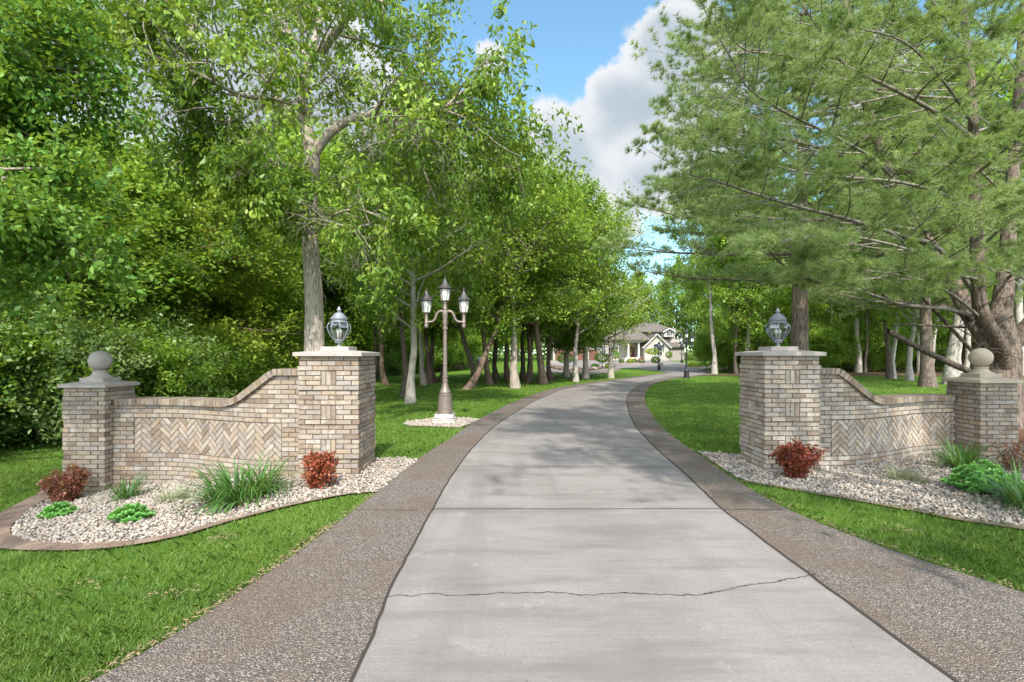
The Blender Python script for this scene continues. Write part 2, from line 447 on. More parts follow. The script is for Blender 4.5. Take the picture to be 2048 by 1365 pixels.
# ground sheet, to the horizon
def axis(lo, hi, dlo, dhi, step):
    a = list(np.arange(dlo, dhi + 1e-6, step)); s = step; x = dlo
    while x > lo: s *= 1.22; x -= s; a.insert(0, max(x, lo))
    s = step; x = dhi
    while x < hi: s *= 1.22; x += s; a.append(min(x, hi))
    return np.array(a)
gx = axis(-900, 900, -16, 16, 0.4); gy = axis(-300, 1500, -6, 36, 0.4)
XX, YY = np.meshgrid(gx, gy)
Vg = np.stack([XX, YY, gz(XX, YY)], -1).reshape(-1, 3)
nx, ny = len(gx), len(gy)
ii, jj = np.meshgrid(np.arange(nx - 1), np.arange(ny - 1)); b0 = (jj * nx + ii).ravel()
tag(mesh_np('lawn', Vg, np.stack([b0, b0 + 1, b0 + nx + 1, b0 + nx], -1), M['lawn'], smooth=True), kind='structure')

tag(strip(LI, RI, 0.022, 'driveway', M['concrete'], 8), kind='structure')
tag(strip(LO, LI, 0.018, 'driveway_border', M['aggregate'], 5), kind='structure')
tag(strip(RI, RO, 0.018, 'driveway_border', M['aggregate'], 5), kind='structure')

# joints: open seams along the concrete edges, cross joints and the wandering crack
def seam(pts, w, dz, mb):
    n = len(pts); V = []
    for i, p in enumerate(pts):
        a = np.array(pts[max(i - 1, 0)]); b = np.array(pts[min(i + 1, n - 1)]); d = b - a; d = d / (np.linalg.norm(d) + 1e-9)
        q = np.array([-d[1], d[0]]); ww = w[i] if hasattr(w, '__len__') else w
        for s in (-.5, .5):
            x, y = np.array(p) + q * s * ww; V.append((x, y, float(gz(x, y)) + dz))
    mb.add(V, [(2 * i, 2 * i + 1, 2 * i + 3, 2 * i + 2) for i in range(n - 1)])
mb = MB()
def wob(A, amp): return [(p[0] + random.uniform(-amp, amp), p[1]) for p in A]
seam(wob(LI, 0.006), 0.020, 0.027, mb); seam(wob(RI, 0.006), 0.024, 0.027, mb)
def lerp_at(A, y):
    for a, b in zip(A, A[1:]):
        if a[1] <= y <= b[1]: return a[0] + (b[0] - a[0]) * (y - a[1]) / (b[1] - a[1] + 1e-9)
for y in (5.5, 7.55, 11.2, 14.2, 17.4, 20.8):
    l, r = lerp_at(LI, y), lerp_at(RI, y)
    seam([(l + (r - l) * k / 24, y + random.uniform(-.004, .004)) for k in range(25)], 0.011 if y < 6 else 0.006, 0.027, mb)
seam([(lerp_at(RI, 5.5) + 0.78 * k / 6, 5.5 - 0.005 * k) for k in range(6)], 0.012, 0.024, mb)
seam([(lerp_at(LO, 5.45) + 0.02 + 0.8 * k / 6, 5.48 - 0.004 * k) for k in range(6)], 0.009, 0.024, mb)
cp = [G(px, py) for px, py in ((775, 1200), (850, 1197), (935, 1199), (1000, 1193), (1090, 1191), (1170, 1196), (1250, 1193), (1330, 1197), (1400, 1196), (1470, 1183), (1540, 1172), (1600, 1160), (1632, 1155))]
cp = spline(cp, 14); dx = 0.0; cw = []; cc = []
for p in cp:
    dx = 0.8 * dx + random.uniform(-.010, .010); cc.append((p[0], p[1] + dx)); cw.append(random.uniform(0.003, 0.009) + (random.uniform(.004, .014) if random.random() < .12 else 0))
seam(cc, cw, 0.027, mb)
tag(mb.build('driveway_joints', M['joint']), kind='structure')

# beds
def GP(*pts): return [G(px, py) for px, py in pts]
BED_L = GP((838, 922), (800, 950), (758, 986), (700, 991), (640, 1001), (570, 1015), (500, 1032), (430, 1050), (360, 1070), (290, 1083), (220, 1090), (140, 1092), (70, 1088), (30, 1078),
           (22, 1062), (38, 1042), (62, 1022), (95, 1002), (128, 985)) + [(-6.8, 8.05), (-6.2, 8.45), (-5.0, 8.3), (-3.6, 8.0), (-2.1, 8.2), (-1.75, 8.3)]
EDGE_L = GP((760, 985), (700, 990), (640, 1000), (570, 1014), (500, 1031), (430, 1049), (360, 1069), (290, 1082), (220, 1089), (140, 1091), (70, 1087), (28, 1077), (20, 1062), (36, 1042), (60, 1022), (93, 1002), (126, 985), (140, 970))
BED_R = GP((1395, 905), (1432, 930), (1480, 962), (1540, 972), (1620, 986), (1700, 999), (1760, 1010), (1830, 1022), (1900, 1036), (1970, 1046), (2048, 1057)) + [(5.6, 4.9), (8.6, 5.4), (9.6, 8.6), (7.4, 9.2), (6.2, 8.6), (4.6, 8.1), (3.6, 8.6)]
BED_LAMP = [(-2.35, 11.9), (-1.5, 11.7), (-1.18, 11.65), (-1.0, 12.2), (-.82, 13.0), (-1.2, 13.35), (-2.0, 13.3), (-2.5, 12.9), (-2.65, 12.4)]
for nm, bp in (('bed_ground', BED_L), ('bed_ground', BED_R), ('bed_ground', BED_LAMP)):
    tag(poly_sheet(bp, 0.012, nm, M['bed'], 0.3), kind='structure')
# the brown paver edging, wide round the bed's end
eo = []
for i, p in enumerate(EDGE_L):
    a = np.array(EDGE_L[max(i - 1, 0)]); b = np.array(EDGE_L[min(i + 1, len(EDGE_L) - 1)]); d = b - a; d /= np.linalg.norm(d)
    q = np.array([-d[1], d[0]]); t = i / (len(EDGE_L) - 1); w = 0.02 + 0.16 * min(1, t * 2.2) + 0.14 * float(sst((t - .5) / .3))
    pq = np.array(p) + q * 0.06
    if inpoly(np.array([pq[0]]), np.array([pq[1]]), BED_L)[0]: q = -q
    eo.append(tuple(np.array(p) + q * w))
EI = spline(EDGE_L, 4); EO = spline(eo, 4)
tag(strip(EI, EO, 0.026, 'bed_edging', M['edging'], 2), kind='structure')
er = GP((1482, 964), (1540, 973), (1620, 987), (1700, 1000), (1760, 1011), (1830, 1023), (1900, 1037), (1970, 1047), (2048, 1058))
er2 = [(p[0] - 0.02, p[1] - 0.03 - 0.012 * i) for i, p in enumerate(er)]
tag(strip(spline(er, 3), spline(er2, 3), 0.022, 'bed_edging', M['edging'], 2), kind='structure')
PINE_BED = [(8.7, 8.0), (9.6, 7.0), (12.5, 7.2), (13.5, 9.5), (13, 12.5), (11, 13.8), (9.0, 12.8), (8.3, 10.5)]
tag(poly_sheet(PINE_BED, 0.03, 'mulch_bed', M['soil'], 0.5), kind='structure')
FOR_L = [(-13.2, 2), (-11.6, 9), (-12.0, 12), (-12.8, 18), (-13.2, 26), (-13.6, 36), (-12, 48), (-6, 62), (-4, 75), (-2, 120), (-120, 120), (-120, -20), (-16, -20)]
FOR_R = [(13.5, 37.5), (20, 36.5), (30, 36), (60, 34), (60, 12), (120, 12), (120, 110), (32, 110), (34, 70), (26, 52), (20, 46), (17, 42)]
tag(poly_sheet(FOR_L, 0.03, 'forest_floor', M['litter'], 3.0), kind='structure')
tag(poly_sheet(FOR_R, 0.03, 'forest_floor', M['litter'], 3.0), kind='structure')
COURT = [(9.5, 62), (12.5, 57.5), (14, 58.5), (21.8, 58.5), (24.5, 63), (24, 70), (26, 78), (26, 87), (5.5, 87), (5.5, 70)]
tag(poly_sheet(COURT, 0.045, 'courtyard', M['concrete'], 2.0), kind='structure')

# ------------------------------------------------------------------ river stones
def ico1():
    import bmesh
    bm = bmesh.new(); bmesh.ops.create_icosphere(bm, subdivisions=1, radius=1.0)
    V = np.array([v.co[:] for v in bm.verts]); Fc = np.array([[v.index for v in f.verts] for f in bm.faces]); bm.free(); return V, Fc
def rand_rot(n):
    q = rng.normal(size=(n, 4)); q /= np.linalg.norm(q, axis=1, keepdims=True); w, x, y, z = q.T
    return np.stack([np.stack([1 - 2 * (y * y + z * z), 2 * (x * y - z * w), 2 * (x * z + y * w)], -1),
                     np.stack([2 * (x * y + z * w), 1 - 2 * (x * x + z * z), 2 * (y * z - x * w)], -1),
                     np.stack([2 * (x * z - y * w), 2 * (y * z + x * w), 1 - 2 * (x * x + y * y)], -1)], -2)
def stones(poly, n, size, name, mat, holes=()):
    xs = np.array([p[0] for p in poly]); ys = np.array([p[1] for p in poly])
    x = rng.uniform(xs.min(), xs.max(), n * 4); y = rng.uniform(ys.min(), ys.max(), n * 4)
    k = inpoly(x, y, poly)
    for h in holes: k &= ~((x > h[0]) & (x < h[1]) & (y > h[2]) & (y < h[3]))
    x = x[k][:n]; y = y[k][:n]; n = len(x)
    s = size * rng.lognormal(0, 0.28, n)
    V0, F0 = ico1()
    J = 1 + rng.uniform(-.22, .22, (n, len(V0)))
    V = V0[None] * J[..., None] * s[:, None, None] * np.stack([np.ones(n), rng.uniform(.6, .95, n), rng.uniform(.4, .7, n)], -1)[:, None, :]
    a = rng.uniform(0, 6.28, n); tilt = rand_rot(n); c, sn = np.cos(a), np.sin(a); Z = np.zeros(n); O = np.ones(n)
    Rz = np.stack([np.stack([c, -sn, Z], -1), np.stack([sn, c, Z], -1), np.stack([Z, Z, O], -1)], -2)
    use = rng.random(n) < 0.25
    Rr = np.where(use[:, None, None], tilt, Rz)
    V = np.einsum('nij,nvj->nvi', Rr, V)
    V += np.stack([x, y, gz(x, y) + 0.012 + s * rng.uniform(0.2, 0.95, n)], -1)[:, None, :]
    Fc = (F0[None] + (np.arange(n) * len(V0))[:, None, None]).reshape(-1, 3)
    return tag(mesh_np(name, V.reshape(-1, 3), Fc, mat, smooth=True), kind='stuff')
def stone_mat():
    t = NT('river_stones'); r = t.island()
    c = t.ramp(r, [(0.0, (0.17, 0.135, 0.11)), (0.15, (0.33, 0.28, 0.23)), (0.35, (0.41, 0.36, 0.31)), (0.5, (0.30, 0.23, 0.18)), (0.62, (0.37, 0.33, 0.30)), (0.75, (0.23, 0.20, 0.18)), (0.88, (0.46, 0.41, 0.355)), (1, (0.33, 0.23, 0.165))])
    c = t.mix(t.mrange(t.noise(t.world(), 60, 3), 0.45, 0.7, 0, 0.4), c, (0.36, 0.31, 0.26))
    t.pbr(c, 0.7, 0.3); return t.m
M['stones'] = stone_mat()
WALL_HOLES = [(-2.95, -2.12, 7.07, 8.0), (-6.75, -6.12, 7.7, 8.32), (3.63, 4.43, 7.34, 8.16), (7.41, 8.01, 8.1, 8.72)]
stones(BED_L, 15000, 0.0158, 'gravel', M['stones'], WALL_HOLES)
stones(BED_R, 22000, 0.0155, 'gravel', M['stones'], WALL_HOLES)
stones(BED_LAMP, 3000, 0.02, 'gravel', M['stones'])

# ------------------------------------------------------------------ lawn grass, blade by blade where the lawn is near
def on_lawn(x, y):
    DR = LO + RO[::-1]
    k = ~inpoly(x, y, DR)
    for p in (BED_L, BED_R, BED_LAMP, PINE_BED): k &= ~inpoly(x, y, p)
    ed = EI + EO[::-1]
    k &= ~inpoly(x, y, ed) & ~inpoly(x, y, FOR_L) & ~inpoly(x, y, FOR_R)
    return k
def grass(n, y0, y1, hgt, name):
    u = rng.random(n); y = 1 / (1 / y0 + u * (1 / y1 - 1 / y0))
    x = rng.uniform(-1.08, 1.08, n) * (y + 0.4)
    k = on_lawn(x, y); x, y = x[k], y[k]
    pat = np.sin(x * 3.1 + np.sin(y * 2.3) * 1.7) * np.sin(y * 3.7 + np.sin(x * 1.9))
    keep = rng.random(len(x)) < 0.78 + 0.3 * pat; x, y = x[keep], y[keep]; n = len(x)
    w = np.maximum(0.0022, 0.00055 * y) * rng.uniform(.7, 1.3, n); h = hgt * rng.uniform(.45, 1.25, n) * (1 + 0.02 * y)
    a = rng.uniform(0, 6.28, n); lean = rng.uniform(0.1, 0.85, n); la = rng.uniform(0, 6.28, n)
    b = np.stack([x, y, gz(x, y) - 0.004], -1); s = np.stack([np.cos(a), np.sin(a), 0 * a], -1) * w[:, None]
    d = np.stack([np.cos(la) * lean, np.sin(la) * lean, np.ones(n)], -1)
    mid = b + d * (h * 0.55)[:, None]; tip = mid + (d * np.array([1.9, 1.9, .6])) * (h * .45)[:, None]
    V = np.stack([b - s, b + s, mid + s * .7, tip, mid - s * .7], 1).reshape(-1, 3)
    i = np.arange(n)[:, None] * 5
    return tag(mesh_np(name, V, np.concatenate([i, i + 1, i + 2, i + 3, i + 4], 1), M['grass']), kind='stuff')
grass(230000, 2.2, 9.0, 0.052, 'grass')
grass(150000, 8.0, 40.0, 0.05, 'grass')
# dry clippings along the border edges
DRY = [(*G(70, 1195), .35, .12), (*G(230, 1180), .2, .09), (*G(330, 1195), .12, .06), (*G(505, 1042), .07, .04), (*G(440, 1080), .08, .05), (*G(165, 1325), .10, .06), (*G(1795, 1062), .15, .06), (*G(2000, 1130), .2, .06)]
def dry_edge(n):
    V = []; Q = []
    for i in range(n):
        E = LO if random.random() < .6 else RO
        y = random.choice([random.uniform(2.4, 6.2), random.uniform(2.4, 5.0)]); x = lerp_at(E, y)
        sgn = -1 if E is LO else 1
        x += sgn * abs(random.gauss(0, 0.04))
        if i % 6 == 0:
            cx_, cy_, rx_, ry_ = DRY[i % len(DRY)]; x, y = random.gauss(cx_, rx_), random.gauss(cy_, ry_)
        a = random.uniform(0, 6.28); L = random.uniform(.015, .05)
        z = float(gz(x, y)) + random.uniform(.02, .035); c, s = math.cos(a) * L, math.sin(a) * L
        b = len(V); V += [(x, y, z), (x + c * .5 - s * .1, y + s * .5 + c * .1, z + .008), (x + c, y + s, z), (x + c * .5 + s * .1, y + s * .5 - c * .1, z + .004)]
        Q.append((b, b + 1, b + 2, b + 3))
    return mesh_np('dry_grass', np.array(V), np.array(Q), plain('dry_grass', (0.25, 0.18, 0.115), .95, .1, 0, .5, 40))
tag(dry_edge(1500), kind='stuff')
# ------------------------------------------------------------------ brickwork: every brick is a little block of its own inside one mesh
CO = 0.0677; JT = 0.0115; BL = 0.2032
def jit(a): return random.uniform(-a, a)
def brick_box(mb, x0, x1, y0, y1, z0, z1, j=0.0016):
    vs = [(x + jit(j), y + jit(j), z + jit(j)) for x, y, z in ((x0, y0, z0), (x1, y0, z0), (x1, y1, z0), (x0, y1, z0), (x0, y0, z1), (x1, y0, z1), (x1, y1, z1), (x0, y1, z1))]
    mb.add(vs, BOXF)
def pillar_bricks(x0, x1, y0, y1, ztop, n, prouds, panels, mb, mc):
    for i in range(n):
        zt = ztop - i * CO; zb = zt - CO + JT; p = prouds[i] if i < len(prouds) else prouds[-1]
        X0, X1, Y0, Y1 = x0 - p, x1 + p, y0 - p, y1 + p
        mc.box(X0 + .008, X1 - .008, Y0 + .008, Y1 - .008, zt - CO, zt - 0.0005)
        D = 0.095; pan = i in panels
        def run(a, b, put, gap):
            L = b - a; k = max(1, round(L / BL)); w = L / k; off = 0
            cuts = [a] + [a + off + w * q for q in range(k + 1) if a + 0.03 < a + off + w * q < b - 0.03] + [b]
            for c0, c1 in zip(cuts, cuts[1:]):
                segs = [(c0, c1)]
                if gap:
                    g0, g1 = gap; segs = []
                    if c0 < g0: segs.append((c0, min(c1, g0)))
                    if c1 > g1: segs.append((max(c0, g1), c1))
                for s0, s1 in segs:
                    if s1 - s0 > 0.02: put(s0 + JT / 2, s1 - JT / 2)
        cx, cy = (x0 + x1) / 2, (y0 + y1) / 2
        gx_ = (cx - CO * 1.5, cx + CO * 1.5) if pan else None; gy_ = (cy - CO * 1.5, cy + CO * 1.5) if pan else None
        fo = lambda: jit(0.003)
        fx0, fx1, fy0, fy1 = (X0, X1, Y0 + D + JT, Y1 - D - JT) if i % 2 == 0 else (X0 + D + JT, X1 - D - JT, Y0, Y1)
        for yy in (0, 1):
            def pf(a, b, yy=yy):
                e = fo()
                brick_box(mb, a, b, (Y0 + e) if yy == 0 else Y1 - D, (Y0 + D) if yy == 0 else Y1 + e, zb, zt)
            run(fx0, fx1, pf, gx_)
        for xx in (0, 1):
            def ps(a, b, xx=xx):
                e = fo()
                brick_box(mb, (X0 + e) if xx == 0 else X1 - D, (X0 + D) if xx == 0 else X1 + e, a, b, zb, zt)
            run(fy0, fy1, ps, gy_)
        if pan and panels[i] == 'top':
            zz0 = zt - 3 * CO + JT; q = p - 0.004
            for k in range(3):
                a = cx - CO * 1.5 + CO * k + JT / 2; b = a + CO - JT
                e = jit(.003)
                brick_box(mb, a, b, y0 - q + e, y0 - q + D, zz0, zt); brick_box(mb, a, b, y1 + q - D, y1 + q + e, zz0, zt)
                a = cy - CO * 1.5 + CO * k + JT / 2; b = a + CO - JT
                brick_box(mb, x0 - q + e, x0 - q + D, a, b, zz0, zt); brick_box(mb, x1 + q - D, x1 + q + e, a, b, zz0, zt)

def stone_cap(x0, x1, y0, y1, zb, th, rise, ov, pw, ph, parent, mat):
    mb = MB(); cx, cy = (x0 + x1) / 2, (y0 + y1) / 2
    mb.box(x0 - ov, x1 + ov, y0 - ov, y1 + ov, zb, zb + th)
    mb2 = MB()
    mb.frust(x0 - ov, x1 + ov, y0 - ov, y1 + ov, zb + th - 0.0005, cx - pw / 2, cx + pw / 2, cy - pw / 2, cy + pw / 2, zb + th + rise)
    o = mb.build('stone_cap', mat, parent, bevel=0.004)
    mb2.box(cx - pw / 2 + .01, cx + pw / 2 - .01, cy - pw / 2 + .01, cy + pw / 2 - .01, zb + th + rise - 0.03, zb + th + rise + ph)
    mb2.build('plinth', mat, parent, bevel=0.005)
    return zb + th + rise + ph

def gate_pillar(x0, x1, y0, y1, ztop, n, mat, label, cap_mat):
    cx, cy = (x0 + x1) / 2, (y0 + y1) / 2
    t = tag(empty('brick_pillar', (cx, cy, ztop - n * CO)), label, 'pillar', 'brick gate pillars')
    o0 = t.location.copy()
    pr = [0, 0] + ([.010, .010, .010, .010, .010, 0, 0]) * 3 + [.012] * 8
    for k in (2, 6, 9, 13, 16, 20): pr[k] = .018
    pan = {}
    for s in (3, 10, 17): pan[s] = 'top'; pan[s + 1] = 'm'; pan[s + 2] = 'm'
    mb, mc = MB(), MB(); pillar_bricks(x0 - cx, x1 - cx, y0 - cy, y1 - cy, n * CO, n, pr, pan, mb, mc)
    mb.build('brick_shaft', mat, t); mc.build('mortar_core', M['mortar'], t)
    z = stone_cap(x0 - cx, x1 - cx, y0 - cy, y1 - cy, n * CO + .002, .054, .028, .065, .42, .055, t, cap_mat)
    return t, z + o0.z

ZT = H - (713.2 - CY) / F * 7.1
pl, zl = gate_pillar(-2.95, -2.13, 7.09, 7.95, ZT, 27, M['brick'], 'tall brown brick gate pillar next to the three-headed lamp post side of the drive', M['stone'])
pr_, zr = gate_pillar(3.64, 4.42, 7.36, 8.16, H - (712.5 - CY) / F * 7.3, 26, M['brick_pale'], 'tall pale brick gate pillar in front of the pine trunk', M['stone'])

def end_pillar(x0, x1, y0, y1, ztop, n, mat, label, cap_mat):
    cx, cy = (x0 + x1) / 2, (y0 + y1) / 2; z0 = ztop - n * CO
    t = tag(empty('brick_end_pillar', (cx, cy, z0)), label, 'pillar', 'brick end pillars')
    pr = [0, 0, .010, .010, .010, .010, .010, 0, 0, .010, .010, .010, .010, .010, 0, 0, .010, .010, .010, .010, .010, .010, .010, .010, .010, .010, .010]
    mb, mc = MB(), MB(); pillar_bricks(x0 - cx, x1 - cx, y0 - cy, y1 - cy, n * CO, n, pr, {}, mb, mc)
    mb.build('brick_shaft', mat, t); mc.build('mortar_core', M['mortar'], t)
    z = stone_cap(x0 - cx, x1 - cx, y0 - cy, y1 - cy, n * CO + .002, .05, .032, .05, .38, .06, t, cap_mat)
    b = MB(); b.lathe([(.17, z - .002), (.165, z + .012), (.125, z + .03), (.098, z + .062), (.092, z + .085), (.10, z + .092), (.10, z + .108), (.085, z + .112)], n=28)
    b.build('pedestal', cap_mat, t, smooth=35)
    b = MB(); r = .158; c = z + .10 + r
    b.lathe([(max(.004, r * math.sin(a)), c - r * math.cos(a)) for a in np.linspace(0.02, math.pi - .02, 28)], n=40)
    b.build('ball_finial', cap_mat, t, smooth=60)
    return t
end_pillar(-6.75, -6.13, 7.70, 8.32, H - (776.0 - CY) / F * 7.72, 24, M['brick'], 'short brick end pillar with grey stone ball, before the dense thicket', M['stone'])
end_pillar(7.41, 8.0, 8.10, 8.73, H - (767 - CY) / F * 8.1, 20, M['brick'], 'short brick end pillar with tan stone ball, under the pine', M['stone_warm'])

# ------------------------------------------------------------------ serpentine walls
def clip_poly(poly, a, b, c):       # keep a*x+b*z<=c
    out = []
    for i in range(len(poly)):
        p, q = poly[i], poly[(i + 1) % len(poly)]
        dp, dq = a * p[0] + b * p[1] - c, a * q[0] + b * q[1] - c
        if dp <= 0: out.append(p)
        if dp * dq < 0:
            t = dp / (dp - dq); out.append((p[0] + t * (q[0] - p[0]), p[1] + t * (q[1] - p[1])))
    return out
def area(p): return abs(sum(p[i][0] * p[(i + 1) % len(p)][1] - p[(i + 1) % len(p)][0] * p[i][1] for i in range(len(p)))) / 2

ZREF = 0.706                         # top of the herringbone band
CU = [(-0.2, 1.384), (0, 1.384), (.375, 1.384), (.45, 1.345), (.61, 1.225), (.78, 1.115), (.93, 1.022), (1.08, .958), (1.2, .925), (1.33, .910), (1.45, .908), (9, .908)]
cu_u = np.array([c[0] for c in CU]); cu_z = np.array([c[1] for c in CU])
def zc(u): return float(np.interp(u, cu_u, cu_z))

def wall(xa, xb, yf, u0, u1, mat, cop_mat, label, zbot):
    """xa at the gate pillar, xb at the end pillar; yf(x) gives the serpentine front face"""
    N = 240; xs = np.linspace(xa, xb, N); ys = np.array([yf(x) for x in xs])
    U = np.concatenate([[0], np.cumsum(np.hypot(np.diff(xs), np.diff(ys)))]); LU = U[-1]
    sg = 1 if xb > xa else -1
    tx = np.gradient(xs, U); ty = np.gradient(ys, U)
    def pt(u, off, z):                # off > 0 towards the drive entrance (camera side)
        x = np.interp(u, U, xs) + (min(u, 0) + max(u - LU, 0)) * sg; y = np.interp(u, U, ys); a = np.interp(u, U, tx); b = np.interp(u, U, ty)
        nrm = (b, -a) if sg > 0 else (-b, a)
        return (x + nrm[0] * off - ox, y + nrm[1] * off - oy, z - oz)
    ox, oy, oz = (xa + xb) / 2, float(yf((xa + xb) / 2)), zbot
    t = tag(empty('brick_wall', (ox, oy, oz)), label, 'wall', 'serpentine brick walls')
    def extr(mb, poly, o0, o1, j=0.0):
        n = len(poly); e = jit(j)
        vs = [pt(u, o0, z) for u, z in poly] + [pt(u, o1 + e + jit(j * .3), z) for u, z in poly]
        fs = [tuple(reversed(range(n))), tuple(range(n, 2 * n))] + [(i, (i + 1) % n, n + (i + 1) % n, n + i) for i in range(n)]
        mb.add(vs, fs)
    # mortar body
    mc = MB(); K = 90; us = np.linspace(0, LU, K)
    for a, b in zip(us, us[1:]):
        extr(mc, [(a, zbot), (b, zbot), (b, zc(b) + .01), (a, zc(a) + .01)], -.30, -.008)
    mc.build('mortar_core', M['mortar'], t)
    mb = MB(); hb = MB()
    rows_top = 10; z = ZREF + rows_top * CO; i = 0
    while z > zbot - CO:
        z0, z1 = z - CO + JT, z
        band = ZREF - 8 * CO + .001 < z1 <= ZREF + .001
        off = (i % 2) * BL / 2
        k0 = -1
        for k in range(-1, int(LU / BL) + 2):
            a = k * BL + off + JT / 2; b = a + BL - JT
            for side in (0, 1):
                segs = [(max(a, .001), min(b, LU - .001))]
                if band and side == 0:
                    s0, s1 = segs[0]; segs = [(s0, min(s1, u0 - JT / 2)), (max(s0, u1 + JT / 2), s1)]
                for s0, s1 in segs:
                    if s1 - s0 < .02: continue
                    poly = [(s0, z0), (s1, z0), (s1, z1), (s0, z1)]
                    if z1 > min(zc(s0), zc(s1)):
                        m = (zc(s1) - zc(s0)) / (s1 - s0); poly = clip_poly(poly, -m, 1, zc(s0) - m * s0 + .01)
                    if len(poly) < 3 or area(poly) < 4e-4: continue
                    if side == 0: extr(mb, poly, -.09, 0.0, .003)
                    else: extr(mb, poly, -.308, -.22, .0)
        z -= CO; i += 1
    # herringbone panel: bricks at 45 degrees clipped to the band
    W = .0710; L = W * 3; c45 = math.sqrt(.5); zb, zt = ZREF - 8 * CO + JT, ZREF - 0.0
    h = JT / 2
    for iy in range(-60, 90):
        for ix in range(-8, 12):
            for kind in (0, 1):
                # 3:1 herringbone lattice in units of W
                m_, n_ = ix, iy
                bx, by = n_ + 0 * m_, n_
                if kind == 0: X0, Y0, X1, Y1 = n_ + 6 * m_, n_, n_ + 6 * m_ + 3, n_ + 1
                else: X0, Y0, X1, Y1 = n_ + 6 * m_ + 3, n_ - 2, n_ + 6 * m_ + 4, n_ + 1
                q = [(X0 * W + h, Y0 * W + h), (X1 * W - h, Y0 * W + h), (X1 * W - h, Y1 * W - h), (X0 * W + h, Y1 * W - h)]
                q = [((x - y) * c45, (x + y) * c45 - 2.0) for x, y in q]
                q = [(u + u0 + 1.5, zz + zb) for u, zz in q]
                if max(p[0] for p in q) < u0 or min(p[0] for p in q) > u1 or max(p[1] for p in q) < zb or min(p[1] for p in q) > zt: continue
                for (A, B, C) in ((-1, 0, -u0 - h), (1, 0, u1 - h), (0, -1, -zb), (0, 1, zt - h)):
                    q = clip_poly(q, A, B, C)
                    if len(q) < 3: break
                if len(q) < 3 or area(q) < 3e-4: continue
                extr(hb, q, -.06, -.003, .0025)
    mb.build('brickwork', mat, t); hb.build('herringbone_panel', mat, t)
    # rowlock coping following the ogee
    uu = np.linspace(0.004, LU - .004, 900); zz = np.array([zc(u) for u in uu]); S = np.concatenate([[0], np.cumsum(np.hypot(np.diff(uu), np.diff(zz)))])
    cb = MB(); w = .0665; k = 0
    while (k + 1) * w < S[-1]:
        s = (k + .5) * w; u = np.interp(s, S, uu); za = np.interp(s, S, zz)
        du, dz = np.interp(s + .02, S, uu) - np.interp(s - .02, S, uu), np.interp(s + .02, S, zz) - np.interp(s - .02, S, zz)
        l = math.hypot(du, dz); du, dz = du / l, dz / l; hw = w / 2 - .003; hh = .092 + jit(.002); e = jit(.003)
        c = [(-hw, .002), (hw, .002), (hw, hh), (-hw, hh)]
        q = [(u + a * du - b * dz, za + a * dz + b * du) for a, b in c]
        vs = [pt(uq, -.355, zq) for uq, zq in q] + [pt(uq, .05 + e, zq) for uq, zq in q]
        cb.add(vs, [(3, 2, 1, 0), (4, 5, 6, 7), (0, 1, 5, 4), (1, 2, 6, 5), (2, 3, 7, 6), (3, 0, 4, 7)]); k += 1
    cop = cb.build('coping', cop_mat, t)
    wb = MB()
    for a, b in zip(np.linspace(0.004, LU - .004, 120), np.linspace(0.004, LU - .004, 120)[1:]):
        def ofs(u): return zc(u) + .084 / math.cos(math.atan((zc(u + .01) - zc(u - .01)) / .02))
        extr(wb, [(a, zc(a) + .012), (b, zc(b) + .012), (b, ofs(b)), (a, ofs(a))], -.348, .043)
    wb.build('coping_mortar', M['mortar'], cop)
    return t
M['coping'] = M['brick_brown']
wall(-2.96, -6.12, lambda x: 7.24 + .61 * float(sst((-3.25 - x) / 2.15)), .30, 2.93, M['brick'], M['coping'], 'curved brick wall with herringbone panel between stone-ball pillar and big tree', -.5)
wall(4.43, 7.40, lambda x: 7.60 + .95 * float(sst((x - 4.75) / 2.6)), .31, 3.1, M['brick_pale'], M['coping'], 'pale curved herringbone brick wall below the drooping pine branches', -.15)

# ------------------------------------------------------------------ urn lanterns standing on the gate pillars
def urn_lantern(loc, label):
    t = tag(empty('urn_lantern', loc), label, 'lantern', 'glass urn lanterns on the gate pillars')
    mg = M['metal_grey']; b = MB()
    b.lathe([(.055, -.002), (.05, .008), (.026, .018), (.02, .03), (.02, .05), (.045, .056), (.062, .06), (.065, .072), (.058, .078), (.07, .084), (.074, .098), (.07, .104)], n=20)
    b.build('stem', mg, t, smooth=35)
    prof = [(.070, .10), (.088, .125), (.112, .16), (.136, .20), (.155, .24), (.163, .275), (.162, .30), (.150, .33), (.128, .355), (.110, .368)]
    g = MB(); g.lathe(prof, n=8, phase=math.pi / 8, cap=False); g.build('glass_bowl', M['glass'], t)
    fr = MB()
    for k in range(8):
        a = k * math.pi / 4 + math.pi / 8
        fr.tube([(r * 1.01 * math.cos(a), r * 1.01 * math.sin(a), z) for r, z in prof], [.0065] * len(prof), 5)
    fr.build('ribs', mg, t, smooth=50)
    r = MB(); r.lathe([(.10, .352), (.135, .350), (.138, .360), (.118, .372), (.112, .385), (.124, .392), (.128, .402), (.118, .410), (.122, .418), (.114, .430), (.104, .436), (.098, .448), (.088, .455), (.082, .47), (.066, .487), (.05, .497), (.03, .505), (.022, .512), (.018, .520)], n=24)
    r.build('roof', mg, t, smooth=35)
    f = MB(); f.lathe([(.012, .515), (.03, .527), (.034, .542), (.026, .56), (.018, .568), (.013, .58), (.003, .594)], n=14); f.build('finial', mg, t, smooth=50)
    for dx, dy in ((-.02, .01), (.02, -.01)):
        bb = MB(); bb.lathe([(.012, .10), (.012, .17), (.010, .18), (.018, .20), (.026, .225), (.024, .25), (.012, .265), (.002, .27)], (dx, dy, 0), 12); bb.build('bulb', M['bulb'], t, smooth=50)
urn_lantern((-2.54, 7.52, zl), 'grey glass urn lantern on the brown pillar in front of the big tree trunk')
